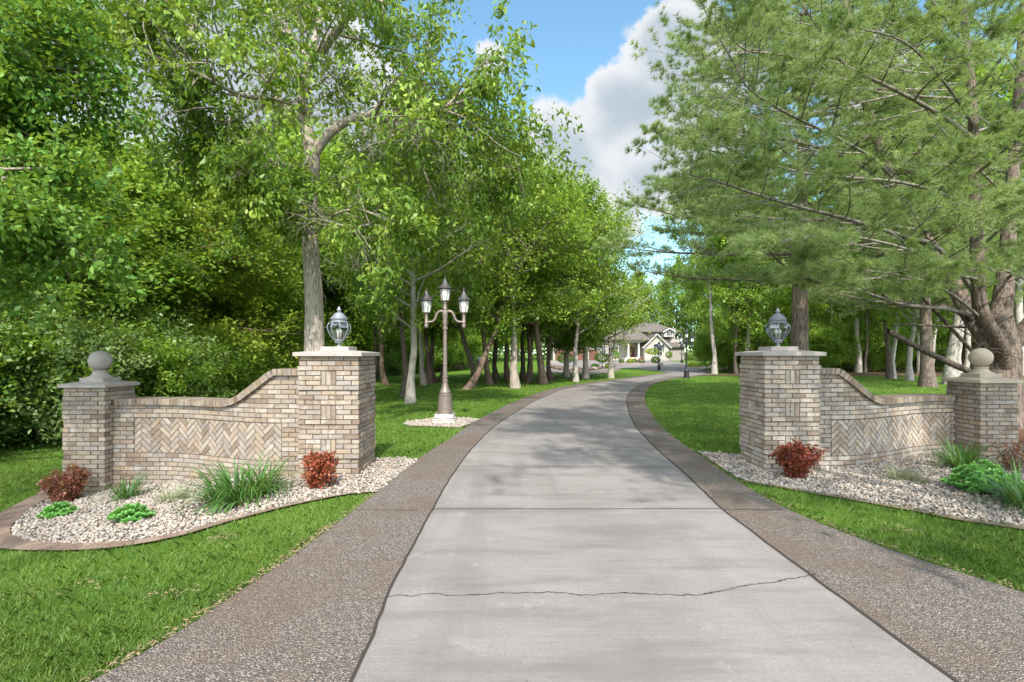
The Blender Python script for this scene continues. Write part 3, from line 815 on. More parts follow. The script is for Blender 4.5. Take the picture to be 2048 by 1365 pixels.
urn_lantern((4.03, 7.76, zr), 'grey glass urn lantern on the pale pillar in front of the pine trunk')

# ------------------------------------------------------------------ lamp posts
def lamp_post(loc, label, mat, stone, s=1.0, rz=0.0):
    t = tag(empty('lamp_post', loc, rz), label, 'lamp post', 'three-headed lamp posts along the drive')
    z0 = 0.0
    if stone:
        b = MB()
        for (w, za, zb, n) in ((.265, 0, .09, 3), (.265, .095, .13, 3), (.225, .135, .235, 3)):
            for q in range(4):
                rot = Matrix.Rotation(q * math.pi / 2, 3, 'Z')
                for k in range(n):
                    a = -w + 2 * w * k / n
                    b.box(a + .003, a + 2 * w / n - .003, -w + jit(.004), -w + .12, za + .003, zb - .001, rot)
            b.box(-w + .02, w - .02, -w + .02, w - .02, za, zb - .004)
        b.build('stone_base', M['pale_block'], t); z0 = .235
    pb = MB()
    pb.lathe([(.20, 0), (.20, .012), (.192, .02), (.178, .2), (.163, .40), (.163, .415), (.15, .425), (.155, .435), (.155, .455), (.135, .468), (.137, .50), (.142, .515), (.135, .535), (.115, .56), (.09, .63), (.07, .70), (.058, .77)], (0, 0, z0), 20)
    pb.build('base', mat, t, smooth=30)
    sh = MB()
    sh.lathe([(.06, .765), (.076, .775), (.076, .80), (.06, .81), (.06, .87), (.072, .875), (.072, .90), (.054, .91), (.052, 1.19), (.06, 1.20), (.06, 1.22), (.051, 1.23), (.046, 2.03), (.068, 2.05), (.07, 2.085), (.055, 2.10), (.05, 2.16), (.062, 2.19), (.058, 2.22), (.055, 2.30), (.066, 2.38), (.066, 2.50), (.05, 2.53), (.062, 2.55), (.058, 2.57), (.045, 2.60), (.045, 2.68), (.058, 2.70), (.052, 2.73)], (0, 0, z0), 18)
    sh.build('pole', mat, t, smooth=30)
    for sx in (-1, 1):
        a = MB()
        pts = spline([(0.03, 2.47), (.10, 2.50), (.17, 2.47), (.215, 2.40), (.245, 2.31), (.30, 2.25), (.37, 2.235), (.46, 2.24)], 3)
        a.tube([(sx * x, 0, z + z0) for x, z in pts], [.038 - .010 * i / len(pts) for i in range(len(pts))], 10)
        a.lathe([(.002, 2.075), (.035, 2.085), (.056, 2.12), (.05, 2.165), (.036, 2.185), (.05, 2.20), (.05, 2.225), (.042, 2.235), (.042, 2.40), (.052, 2.41), (.05, 2.44)], (sx * .46, 0, z0), 14)
        a.build('arm', mat, t, smooth=40)
    for lx, lz in ((0, 2.73), (-.46, 2.44), (.46, 2.44)):
        f = MB(); z = lz + z0
        f.lathe([(.05, 0), (.088, .012), (.095, .03), (.085, .034)], (lx, 0, z), 6)
        for k in range(6):
            a = k * math.pi / 3
            f.tube([(lx + .088 * math.cos(a), .088 * math.sin(a), z + .03), (lx + .132 * math.cos(a), .132 * math.sin(a), z + .31)], [.011, .011], 4)
        f.lathe([(.125, .295), (.14, .30), (.14, .315), (.1, .32)], (lx, 0, z), 6)
        lan = f.build('lantern', mat, t)
        g = MB(); g.lathe([(.078, .035), (.120, .30)], (lx, 0, z), 6); g.build('pane', M['frost'], lan)
        r = MB(); r.lathe([(.10, .312), (.175, .315), (.178, .328), (.135, .37), (.095, .42), (.06, .48), (.032, .535), (.016, .56), (.016, .575), (.022, .585), (.010, .60), (.007, .63), (.002, .665)], (lx, 0, z), 12, math.pi / 12)
        r.build('roof', M['metal_roof'] if mat is M['metal'] else mat, lan, smooth=40)
    t.scale = (s, s, s)
    return t
M['pale_block'] = plain('pale_stone_block', (0.52, 0.47, 0.42), .9, .2, 0, .25, 14, .4)
x1, y1 = G(890, 845)
lamp_post((-1.64, 12.55, float(gz(-1.64, 12.55))), 'brown three-headed lamp post on a pale stone block base in a gravel patch', M['metal'], True)
x2, y2 = G(1373, 757); lamp_post((x2, y2, float(gz(x2, y2))), 'tall black three-headed lamp post on the lawn where the drive bends', M['metal_black'], False, .96, .35)
x3, y3 = G(1318, 741); lamp_post((x3, y3, float(gz(x3, y3)) + .02), 'small distant black lamp post on the grass tip before the courtyard planter', M['metal_black'], False, .9, -.2)
lamp_post((25.2, 76.0, float(gz(25.2, 76.0))), 'farthest black lamp post close against the side wing of the house', M['metal_black'], False, 1.05, .5)
# ------------------------------------------------------------------ plant machinery
UP = np.array([0, 0, 1.0])
def unit(v): return v / (np.linalg.norm(v, axis=-1, keepdims=True) + 1e-9)
class Skel:
    """collects branch tubes and the twigs that carry leaves"""
    def __init__(s, seed): s.r = np.random.default_rng(seed); s.V = []; s.Q = []; s.nv = 0; s.twigs = []
    def tube(s, pts, rad, n):
        V, Q = tube_np(pts, rad, n); s.V.append(V); s.Q.append(Q + s.nv); s.nv += len(V)
    def branch(s, p, d, L, r, lev, spec):
        """spec[lev] = dict(n children, seg, wander, up, ang, len, sides, start)"""
        sp = spec[lev]; seg = sp['seg']; pts = [np.array(p, float)]; d = unit(np.array(d, float))
        for i in range(seg):
            d = unit(d + s.r.normal(0, sp['wander'], 3) + UP * sp['up'] / seg)
            pts.append(pts[-1] + d * L / seg)
        pts = np.array(pts); rad = r * (1 - np.linspace(0, 1, seg + 1) ** 1.1 * .82)
        s.grow(pts, rad, L, lev, spec)
    def grow(s, pts, rad, L, lev, spec):
        sp = spec[lev]; seg = len(pts) - 1
        if sp['sides']: s.tube(pts, rad, sp['sides'])
        if lev == len(spec) - 1:
            s.twigs.append(pts); return
        n = sp['n']; k = max(1, int(round(n * s.r.uniform(.8, 1.2)))) if n > 1 else 1
        ga = s.r.uniform(0, 6.28)
        for j in range(k):
            t = sp['start'] + (1 - sp['start']) * ((j + s.r.uniform(.2, .9)) / k)
            t = min(t, .995); x = t * seg; i = min(int(x), seg - 1); f = x - i
            p = pts[i] * (1 - f) + pts[i + 1] * f; rr = rad[i] * (1 - f) + rad[i + 1] * f
            ax = unit(pts[i + 1] - pts[i]); ga += 2.399 + s.r.normal(0, .3)
            a = unit(np.cross(ax, UP if abs(ax[2]) < .9 else np.array([1., 0, 0]))); b = np.cross(ax, a)
            if sp.get('flat'):
                sd = a * (1 if j % 2 else -1) + b * s.r.normal(0, .25); sd = unit(sd)
            else: sd = math.cos(ga) * a + math.sin(ga) * b
            an = R(sp['ang'] + s.r.normal(0, 9)); d = ax * math.cos(an) + sd * math.sin(an)
            if 'bias' in sp and s.r.random() < sp.get('biasp', 1): d = unit(d + np.array(sp['bias']))
            prof = sp.get('prof'); lf = prof(t) if prof else 1.0
            cl = (sp['len'] * L if sp['len'] < 1 and not sp.get('abs') else sp['len']) * lf * s.r.uniform(.7, 1.2)
            s.branch(p, d, cl, min(rr * .7, max(.006, cl * sp.get('rk', .022))), lev + 1, spec)
        if sp.get('tip'):
            s.branch(pts[-1], pts[-1] - pts[-2], sp['tip'] * L, rad[-1], lev + 1, spec)
    def wood(s, name, mat, parent): return mesh_np(name, np.concatenate(s.V), np.concatenate(s.Q), mat, parent, smooth=True)
    def leaf_points(s, per, spread, t0=0.15):
        T = np.array([t for t in s.twigs]); n = len(T); seg = T.shape[1] - 1
        k = per; t = s.r.uniform(t0, 1, (n, k)) * seg; i = np.minimum(t.astype(int), seg - 1); f = (t - i)[..., None]
        a = np.take_along_axis(T, i[..., None], 1); b = np.take_along_axis(T, i[..., None] + 1, 1)
        p = a * (1 - f) + b * f; ax = unit(b - a)
        return (p + s.r.normal(0, spread, p.shape)).reshape(-1, 3), ax.reshape(-1, 3)

def leaves(name, P0, D, Nn, L, W, mat, parent, fold=.12, curl=.0, hexl=False):
    n = len(P0); D = unit(D); S = unit(np.cross(Nn, D)); Nn = unit(np.cross(D, S)); L = L[:, None]; W = W[:, None]
    if name == 'crown' and hexl:
        a = P0 + D * L * .22 + Nn * L * fold * .6; m = P0 + D * L * .52 + Nn * L * fold
        V = np.stack([P0, a + S * W * .36, m + S * W / 2, P0 + D * L - Nn * L * (curl + .08), m - S * W / 2, a - S * W * .36], 1).reshape(-1, 3)
        i = np.arange(n)[:, None] * 6
        return mesh_np(name, V, i + np.arange(6)[None], mat, parent)
    m = P0 + D * L * .45 + Nn * L * fold
    V = np.stack([P0, m + S * W / 2, P0 + D * L - Nn * L * curl, m - S * W / 2], 1).reshape(-1, 3)
    i = np.arange(n)[:, None] * 4
    return mesh_np(name, V, np.concatenate([i, i + 1, i + 2, i + 3], 1), mat, parent)

def leafy(sk, per, size, ratio, spread, mat, parent, name='crown', droop=.35, flat=.55, hexl=False, t0=.15):
    """leaves round the twigs: flat = how level the blades lie"""
    p, ax = sk.leaf_points(per, spread, t0); n = len(p); r = sk.r
    d = unit(ax * .6 + r.normal(0, .8, (n, 3)) - UP * droop)
    nn = unit(UP * flat * 2 + r.normal(0, .7, (n, 3)))
    L = size * r.uniform(.5, 1.3, n)
    return leaves(name, p, d, nn, L, L * ratio * r.uniform(.8, 1.15, n), mat, parent, hexl=hexl)

def tree(seed, name, hgt, r0, spec, per, lsize, ratio, spread, lmat, bmat, lean=(0, 0), droop=.35, flat=.55, path=None, sides=10, t0=.15):
    t = empty(name); sk = Skel(seed)
    if path is None:
        n = 10; zz = np.linspace(0, 1, n + 1); w = np.cumsum(sk.r.normal(0, .006, (n + 1, 2)), 0) * hgt; w[0] = 0
        pts = np.stack([lean[0] * zz * hgt + w[:, 0], lean[1] * zz * hgt + w[:, 1], zz * hgt - .15], -1)
    else:
        pts = np.array(spline([tuple(q) for q in path], 4)); n = len(pts) - 1; zz = np.linspace(0, 1, n + 1)
    rad = r0 * (1 - .86 * zz ** .9) * (1 + .55 * np.exp(-zz * hgt / .28))
    sp = [dict(spec[0], sides=sides)] + list(spec[1:])
    sk.grow(pts, rad, hgt, 0, sp)
    sk.wood('trunk', bmat, t); leafy(sk, per, lsize, ratio, spread, lmat, t, 'crown', droop, flat, t0=t0)
    return t, sk

dome = lambda a: (lambda t: (0.35 + 1.0 * math.sin(math.pi * min(1, (t - a) / (1 - a) * .82 + .14))))
def std(n1, start, l1, n2, l2, n3, l3, up=.35, ang=62, wander=.10):
    return [dict(n=n1, seg=10, wander=.0, up=0, ang=ang, len=l1, abs=True, sides=10, start=start, prof=dome(start), rk=.024, tip=.12),
            dict(n=n2, seg=7, wander=wander, up=up, ang=46, len=l2, sides=5, start=.22, rk=.016),
            dict(n=n3, seg=4, wander=.14, up=.1, ang=44, len=l3, sides=3, start=.15, rk=.012),
            dict(n=0, seg=3, wander=.2, up=-.1, ang=0, len=0, sides=3, start=0)]

def T(o, label, cat='tree', group=None): return tag(o, label, cat, group)
FAR = (0, -60, -30)                 # not used: every template is itself planted in the scene

# --------------------------------------------------- templates (each is also the first of its kind planted)
def tmpl_mid(seed, bm, lm, n=26, **k):
    return tree(seed, 'broadleaf_tree', 12.5, .19, std(n, .27, 3.1, 8, .42, 5, .45), 16, .22, .55, .17, lm, bm, **k)[0]
mid_pale = tmpl_mid(11, M['bark_ash'], M['lf_ash'])
mid_white = tmpl_mid(12, M['bark_pale'], M['lf_ash'])
mid_dark = tmpl_mid(13, M['bark_brown'], M['lf_maple'], n=18)
mid_dark2 = tmpl_mid(14, M['bark_dark'], M['lf_ash'], n=15)
mid_yel = tree(15, 'broadleaf_tree', 12.0, .14, std(24, .13, 2.6, 7, .42, 4, .5), 12, .15, .5, .2, M['lf_yellow'], M['bark_moss'])[0]
slim = tree(16, 'slender_tree', 15.0, .15, std(18, .38, 2.7, 7, .42, 5, .45), 26, .20, .6, .2, M['lf_maple'], M['bark_dark'])[0]
slim2 = tree(17, 'slender_tree', 15.0, .17, std(18, .36, 2.8, 7, .42, 5, .45), 24, .20, .6, .2, M['lf_maple'], M['bark_pale'])[0]
wood_a = tree(18, 'woodland_tree', 14.0, .17, std(34, .10, 3.0, 9, .42, 5, .45, up=.15), 19, .205, .72, .18, M['lf_maple'], M['bark_dark'], flat=.35, droop=.25)[0]
wood_b = tree(19, 'woodland_tree', 11.0, .14, std(32, .08, 2.7, 9, .42, 5, .45, up=.1), 19, .19, .72, .17, M['lf_maple'], M['bark_brown'], flat=.35, droop=.25)[0]
mid_low = tree(24, 'broadleaf_tree', 9.5, .2, std(26, .17, 2.6, 8, .42, 5, .45, up=0), 24, .18, .55, .17, M['lf_ash'], M['bark_ash'])[0]
wood_c = tree(20, 'woodland_tree', 9.0, .11, std(28, .10, 2.4, 8, .42, 5, .45, up=.2), 24, .15, .6, .15, M['lf_yellow'], M['bark_brown'], flat=.4)[0]
def shrub_t(seed, lm, h=2.6, per=26, ls=.10, ratio=.6):
    t = empty('woodland_shrub'); sk = Skel(seed); sp = std(9, .1, 1.3, 7, .5, 5, .5, up=.3, ang=50)
    sp = [dict(sp[0], sides=5, seg=6, len=1.25, tip=.2)] + sp[1:]
    for k in range(7):
        a = k * .9 + sk.r.uniform(0, .4); d = np.array([math.cos(a) * .7, math.sin(a) * .7, 1.0])
        p = np.array([math.cos(a) * .12, math.sin(a) * .12, -.05]); L = h * sk.r.uniform(.75, 1.1); pts = [p]
        d = unit(d)
        for q in range(6): d = unit(d + sk.r.normal(0, .09, 3)); pts.append(pts[-1] + d * L / 6)
        sk.grow(np.array(pts), .03 * (1 - np.linspace(0, .8, 7)), L, 0, sp)
    sk.wood('stems', M['bark_brown'], t); leafy(sk, per, ls, ratio, .09, lm, t, 'foliage', .25, .45); return t
shrub_a = shrub_t(21, M['lf_maple']); shrub_b = shrub_t(22, M['lf_grey'], 2.3); shrub_c = shrub_t(23, M['lf_dark'], 1.6, 20)

def lean(o, a, b=0.0):
    o.rotation_euler = (Matrix.Rotation(a, 3, 'Y') @ Matrix.Rotation(-b, 3, 'X') @ Matrix.Rotation(o.rotation_euler[2], 3, 'Z')).to_euler()
gzf = lambda x, y: float(gz(x, y))
def plant(t, x, y, rz=None, s=1.0, label=None, cat='tree', group=None, first=False):
    rz = random.uniform(0, 6.28) if rz is None else rz
    o = place(t, (x, y, gzf(x, y)), rz, s, label, group, first)
    o['category'] = cat; return o

# --------------------------------------------------- the trees on the left lawn, by their trunks' feet in the photograph
GL = 'trees on the lawn beside the drive'
used = set()
def feet(t, px, py, s, label, rz=None, group=GL, tilt=None):
    x, y = G(px, py); f = t.name not in used; used.add(t.name)
    o = plant(t, x, y, rz, s, label, 'tree', group, f)
    if tilt: lean(o, *tilt)
    return o
feet(mid_pale, 1031, 777, (1.05, 1.05, .86), 'large pale-trunked tree with spreading low limbs between the lamp post and the drive', 3.2)
feet(mid_white, 821, 807, (.78, .78, .80), 'pale slim trunk nearest the lamp post, on the big tree side', .5)
feet(mid_white, 1152, 764, (.8, .8, .85), 'almost white leaning trunk at the drive edge in front of the rock border', 2.5, tilt=(.05, 0))
feet(mid_low, 1171, 759, (1, 1, 1.05), 'thick grey trunk next to the almost white one at the drive edge', 4.1)
feet(mid_yel, 1222, 757, (1.25, 1.25, .9), 'thin yellowish lichen-covered trunk standing alone by the drive bend, sparse crown', 0.3)
feet(mid_low, 1133, 755, (1.1, 1.1, .95), 'low-branched tree behind the white leaning trunk, screening the garages', 1.0)
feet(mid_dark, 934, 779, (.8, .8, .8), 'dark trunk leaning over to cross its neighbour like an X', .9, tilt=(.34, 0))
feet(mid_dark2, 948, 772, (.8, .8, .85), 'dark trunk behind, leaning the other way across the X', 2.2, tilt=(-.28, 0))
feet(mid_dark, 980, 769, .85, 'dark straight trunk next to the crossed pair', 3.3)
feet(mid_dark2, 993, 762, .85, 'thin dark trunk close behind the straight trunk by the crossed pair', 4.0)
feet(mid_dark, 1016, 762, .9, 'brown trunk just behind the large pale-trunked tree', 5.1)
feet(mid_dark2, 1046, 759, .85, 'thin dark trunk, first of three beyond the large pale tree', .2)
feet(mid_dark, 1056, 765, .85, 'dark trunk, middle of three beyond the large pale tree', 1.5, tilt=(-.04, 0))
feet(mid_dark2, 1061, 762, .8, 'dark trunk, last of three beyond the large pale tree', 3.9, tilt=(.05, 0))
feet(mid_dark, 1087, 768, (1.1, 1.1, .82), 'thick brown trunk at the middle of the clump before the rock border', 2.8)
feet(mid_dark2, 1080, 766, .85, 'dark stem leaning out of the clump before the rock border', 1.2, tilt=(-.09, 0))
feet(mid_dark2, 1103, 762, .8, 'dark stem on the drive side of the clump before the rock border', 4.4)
feet(mid_pale, 848, 771, (.85, .85, .9), 'forked pale trunk behind the lamp post', 2.0, tilt=(-.06, 0))
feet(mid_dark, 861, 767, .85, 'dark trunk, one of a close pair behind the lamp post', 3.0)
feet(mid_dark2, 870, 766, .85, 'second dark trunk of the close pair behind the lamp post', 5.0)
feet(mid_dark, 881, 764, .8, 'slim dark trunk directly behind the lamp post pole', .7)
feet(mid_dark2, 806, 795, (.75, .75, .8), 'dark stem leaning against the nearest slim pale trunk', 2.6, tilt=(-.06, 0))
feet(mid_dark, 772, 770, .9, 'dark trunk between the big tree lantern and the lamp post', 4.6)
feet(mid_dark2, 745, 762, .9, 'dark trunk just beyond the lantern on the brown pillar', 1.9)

# --------------------------------------------------- the big tree behind the tall brown pillar
def big_tree():
    t = T(empty('shade_tree', (0, 0, 0)), 'very big pale-barked tree with a forked trunk rising behind the brown pillar'); sk = Skel(31); Y = 14.0
    def pp(px, py, dy=0): v = P(px, py, Y + dy); return np.array(v[:])
    sp = std(20, .2, 2.6, 8, .45, 5, .42, up=.0, ang=58, wander=.13)
    lim = [dict(sp[0], n=13, start=.22, len=2.5, prof=None, sides=9, tip=.2, biasp=.0)] + [dict(sp[1], n=6), dict(sp[2], n=4, up=-.1), sp[3]]
    def limb(pts, r0, r1, n=13, start=.22, ln=2.5):
        pts = np.array(spline([tuple(q) for q in pts], 4)); L = np.linalg.norm(np.diff(pts, axis=0), axis=1).sum()
        lv = [dict(lim[0], n=n, start=start, len=ln)] + lim[1:]
        sk.grow(pts, np.linspace(r0, r1, len(pts)), L, 0, lv)
    base = pp(632, 830); base[2] = gzf(base[0], base[1]) - .2
    tr = np.array(spline([tuple(q) for q in (base, pp(629, 700), pp(628, 600), pp(620, 470), pp(622, 380), pp(625, 310))], 5))
    sk.tube(tr, np.interp(np.linspace(0, 1, len(tr)), [0, .12, .3, .7, 1], [.40, .29, .25, .20, .205]), 16)
    limb([pp(625, 320), pp(612, 250), pp(606, 200), pp(618, 120), pp(640, 40, .4), pp(640, -60, .8), pp(650, -170, 1)], .19, .05, 15, .12, 2.2)
    limb([pp(625, 315), pp(655, 272), pp(700, 240), pp(760, 232), pp(800, 252), pp(840, 243, -.5), pp(880, 218, -.8), pp(920, 205, -1)], .15, .035, 17, .3, 2.3)
    limb([pp(800, 250), pp(850, 275, .3), pp(930, 300, .5), pp(1010, 330, .7)], .06, .02, 12, .1, 1.9)
    limb([pp(640, 105), pp(690, 40, -.6), pp(720, -10, -1.2), pp(750, -60, -1.6)], .14, .04, 13, .15, 2.2)
    limb([pp(618, 130), pp(560, 40, .5), pp(500, -20, 1), pp(450, -90, 1.4)], .12, .04, 12, .2, 2.2)
    limb([pp(622, 225), pp(560, 200, -1), pp(480, 190, -2), pp(400, 150, -2.8), pp(300, 110, -3.2)], .08, .02, 15, .25, 2.0)
    limb([pp(620, 330), pp(560, 330, -.8), pp(500, 300, -1.5), pp(430, 290, -2)], .07, .02, 10, .3, 1.8)
    limb([pp(380, 75, -2.5), pp(350, 30, -2.7), pp(315, -20, -3), pp(280, -70, -3)], .09, .05, 6, .1, 1.6)
    limb([pp(450, -90, 1.4), pp(410, -20, -1.2), pp(380, 75, -2.5)], .05, .09, 2, .2, 1.2)
    limb([pp(626, 420), pp(600, 400, -.8), pp(560, 385, -1.6), pp(520, 390, -2)], .045, .012, 6, .3, 1.2)
    limb([pp(628, 470), pp(670, 430, -.9), pp(720, 420, -1.8), pp(770, 440, -2.2)], .045, .012, 8, .25, 1.4)
    sk.wood('trunk', M['bark_ash'], t)
    leafy(sk, 17, .165, .40, .11, M['lf_ash'], t, 'crown', .8, .35, hexl=True)
    # bare grey dead sprays among the leaves
    dd = Skel(32); ds = [dict(n=7, seg=6, wander=.16, up=-.3, ang=38, len=.5, sides=3, start=.2, rk=.010), dict(n=5, seg=4, wander=.2, up=-.2, ang=42, len=.5, sides=3, start=.2, rk=.010), dict(n=0, seg=3, wander=.25, up=-.3, ang=0, len=0, sides=3, start=0)]
    for px, py, dy in ((640, 150, -1.2), (600, 200, -1.5), (470, 215, -2.6), (520, 190, -2.4), (850, 290, -1.3), (900, 300, -1.2), (720, 260, -.6), (560, 400, -2), (600, 480, -.8), (690, 440, -1.6), (660, 480, -1.2), (740, 450, -2.2), (830, 180, -1), (450, 330, -2.2), (640, 130, -1.8)):
        for k in range(2):
            dd.branch(pp(px, py, dy), (dd.r.normal(0, 1), dd.r.normal(0, .5), dd.r.normal(-.1, .4)), dd.r.uniform(1.0, 1.9), .016, 0, ds)
    dd.wood('dead_twigs', M['twig'], t)
big_tree()

# --------------------------------------------------- overhanging tree at the left edge of the frame: its trunk stands outside, its leaves are close
def overhang():
    t = T(empty('overhanging_tree'), 'nearest broad-leaved tree, its boughs hanging in beside the thicket over the lawn'); sk = Skel(41)
    base = np.array([-11.4, 7.2, gzf(-11.4, 7.2) - .2])
    tr = np.array(spline([tuple(base), (-11.3, 7.2, 2), (-11.1, 7.3, 4.5), (-10.9, 7.5, 7), (-10.6, 7.8, 10), (-10.4, 8, 13)], 4))
    sp = std(16, .1, 2.2, 8, .45, 5, .45, up=-.1, ang=50, wander=.12)
    sk.tube(tr, np.linspace(.26, .06, len(tr)), 12)
    lv = [dict(sp[0], n=12, start=.3, len=.85, prof=None, sides=7, tip=.2)] + sp[1:]
    def pp(px, py, y): return np.array(P(px, py, y)[:])
    for pts, r in (([tr[8], pp(-150, 30, 7.2), pp(-60, 60, 7.0), pp(20, 90, 7.0), pp(85, 140, 7.2)], .09), ([tr[6], pp(-150, 240, 7.2), pp(-80, 290, 6.6), pp(-10, 340, 6.4), pp(45, 400, 6.6)], .08),
                   ([tr[10], pp(-100, -120, 8), pp(-20, -90, 8), pp(40, -50, 8.2), pp(85, 0, 8.4)], .08), ([tr[5], pp(-200, 400, 7), pp(-120, 400, 6.4), pp(-50, 420, 6.3), pp(10, 450, 6.4)], .07),
                   ([tr[7], pp(-160, 180, 7.6), pp(-70, 190, 7.4), pp(0, 230, 7.4)], .06)):
        q = np.array(spline([tuple(x) for x in pts], 4)); L = np.linalg.norm(np.diff(q, axis=0), axis=1).sum()
        sk.grow(q, np.linspace(r, .015, len(q)), L, 0, lv)
    sk.wood('trunk', M['bark_ash'], t); leafy(sk, 17, .092, .58, .09, M['lf_near'], t, 'crown', .35, .7, hexl=True)
overhang()

# --------------------------------------------------- the thicket and wood along the left side
gW = 'woodland trees behind the thicket'
wl = [(wood_a, -14.0, 13.5, 1.0), (wood_b, -13.6, 17.5, .95), (wood_c, -13.2, 21.0, .9), (wood_a, -15.5, 19.5, 1.1), (wood_b, -14.2, 25.0, 1.1), (wood_a, -15.0, 30.5, 1.1), (wood_b, -14.6, 36, 1.2),
      (wood_c, -16.5, 15.5, 1.0), (wood_a, -18.5, 23, 1.3), (wood_b, -17.5, 11, 1.15), (wood_a, -18, 34, 1.3), (wood_b, -14.0, 43, 1.25), (wood_a, -10.5, 52, 1.2), (wood_b, -19, 45, 1.4), (wood_a, -21, 17, 1.3), (wood_c, -22, 29, 1.5),
      (wood_b, -23.5, 38, 1.5), (wood_a, -24, 24, 1.5), (wood_b, -25, 52, 1.5), (wood_a, -15, 60, 1.3), (wood_b, -8, 64, 1.2), (wood_a, -29, 33, 1.5), (wood_b, -29, 45, 1.6), (wood_a, -6, 80, 1.4), (wood_b, -13, 76, 1.5), (wood_a, -21, 66, 1.5)]
wlab = {0: 'leafy tree at the near end of the thicket, boughs almost to the ground', 1: 'bright green tree just past the stone ball, in the thicket front', 2: 'yellow-green small tree in the thicket front, glowing above the brick wall', 4: 'bushy woodland tree behind the curved wall, before the big trunk'}
for i, (t, x, y, s) in enumerate(wl):
    f = t.name not in used; used.add(t.name)
    if i != 9:
        hh = {wood_a.name: 14., wood_b.name: 11., wood_c.name: 9.}[t.name]; top = [250, 320, 380, 350, 400, 320][i % 6]
        sz = min(1.5, (H + (CY - top) / F * y - gzf(x, y)) / hh); s = (max(.85, sz * 1.2), max(.85, sz * 1.2), sz)
    plant(t, x, y, None, s, wlab.get(i, 'leafy woodland tree packed among others behind the thicket front'), 'tree', gW, f)
gS = 'shrubs along the thicket edge'
sl = [(shrub_b, -12.6, 12.6, 1.15), (shrub_a, -12.2, 14.4, 1.0), (shrub_a, -12.6, 16.4, 1.1), (shrub_b, -12.7, 15.6, 1.25), (shrub_a, -12.9, 18.6, 1.0), (shrub_c, -12.4, 13.2, .8), (shrub_c, -12.5, 17.4, .8), (shrub_a, -13.2, 20.8, 1.1), (shrub_c, -13.0, 22.6, 1.0), (shrub_a, -13.5, 24.2, 1.1),
      (shrub_c, -13.4, 26.4, 1.0), (shrub_a, -13.8, 28.8, 1.15), (shrub_c, -13.9, 32, 1.2), (shrub_a, -14.2, 35, 1.3), (shrub_a, -13.4, 39, 1.4), (shrub_c, -12.8, 46, 1.5), (shrub_a, -10.5, 50, 1.4), (shrub_a, -13.2, 11.0, 1.1), (shrub_c, -12.9, 9.8, 1.0), (shrub_a, -7, 58, 1.5), (shrub_a, -14.5, 8.4, 1.2)]
for i, (t, x, y, s) in enumerate(sl):
    f = t.name not in used; used.add(t.name)
    lab = {0: 'dogwood shrub with whitish blossom, nearest the stone ball', 3: 'pale-flecked dogwood shrub behind the lower part of the brick wall'}.get(i, {shrub_a.name: 'bushy green shrub at the mown edge of the thicket', shrub_c.name: 'low dark shrub at the foot of the thicket', shrub_b.name: 'dogwood shrub'}[t.name])
    plant(t, x, y, None, s, lab, 'shrub', gS, f)
x, y = G(545, 765)
plant(slim, -11.6, 24.5, .4, (.8, .8, .7), 'dark bare leaning trunk at the thicket edge, above the curved coping', 'tree', None, True); lean(slim, -.10)
used.add(slim.name)

# --------------------------------------------------- white pines on the right
class PineSkel(Skel):
    pass
def needles(sk, name, mat, parent, per, k, nl, nw, t0=.25):
    P0, AX = sk.leaf_points(per, .02, t0); n = len(P0); r = sk.r
    AX = unit(AX + UP * .25)
    a = unit(np.cross(AX, r.normal(size=(n, 3)))); b = np.cross(AX, a)
    th = r.uniform(0, 6.28, (n, k)); an = np.abs(r.normal(R(48), R(20), (n, k)))
    D = AX[:, None] * np.cos(an)[..., None] + (a[:, None] * np.cos(th)[..., None] + b[:, None] * np.sin(th)[..., None]) * np.sin(an)[..., None]
    D = unit(D - UP * .12); L = nl * r.uniform(.7, 1.2, (n, k, 1))
    S = unit(np.cross(D, r.normal(size=D.shape))) * nw
    B = P0[:, None] + D * .004; tip = P0[:, None] + D * L
    V = np.stack([B - S, B + S, tip], 2).reshape(-1, 3); m = n * k
    return mesh_np(name, V, np.arange(m * 3).reshape(-1, 3), mat, parent)
def pine_levels(up=.25):
    return [dict(n=11, seg=8, wander=.05, up=up, ang=50, len=.30, sides=6, start=.22, rk=.012, flat=True, tip=.12, prof=lambda t: 1.15 - .75 * t),
            dict(n=6, seg=5, wander=.08, up=.15, ang=45, len=.42, sides=3, start=.2, rk=.010, flat=True, tip=.2),
            dict(n=0, seg=4, wander=.10, up=.2, ang=0, len=0, sides=3, start=0)]
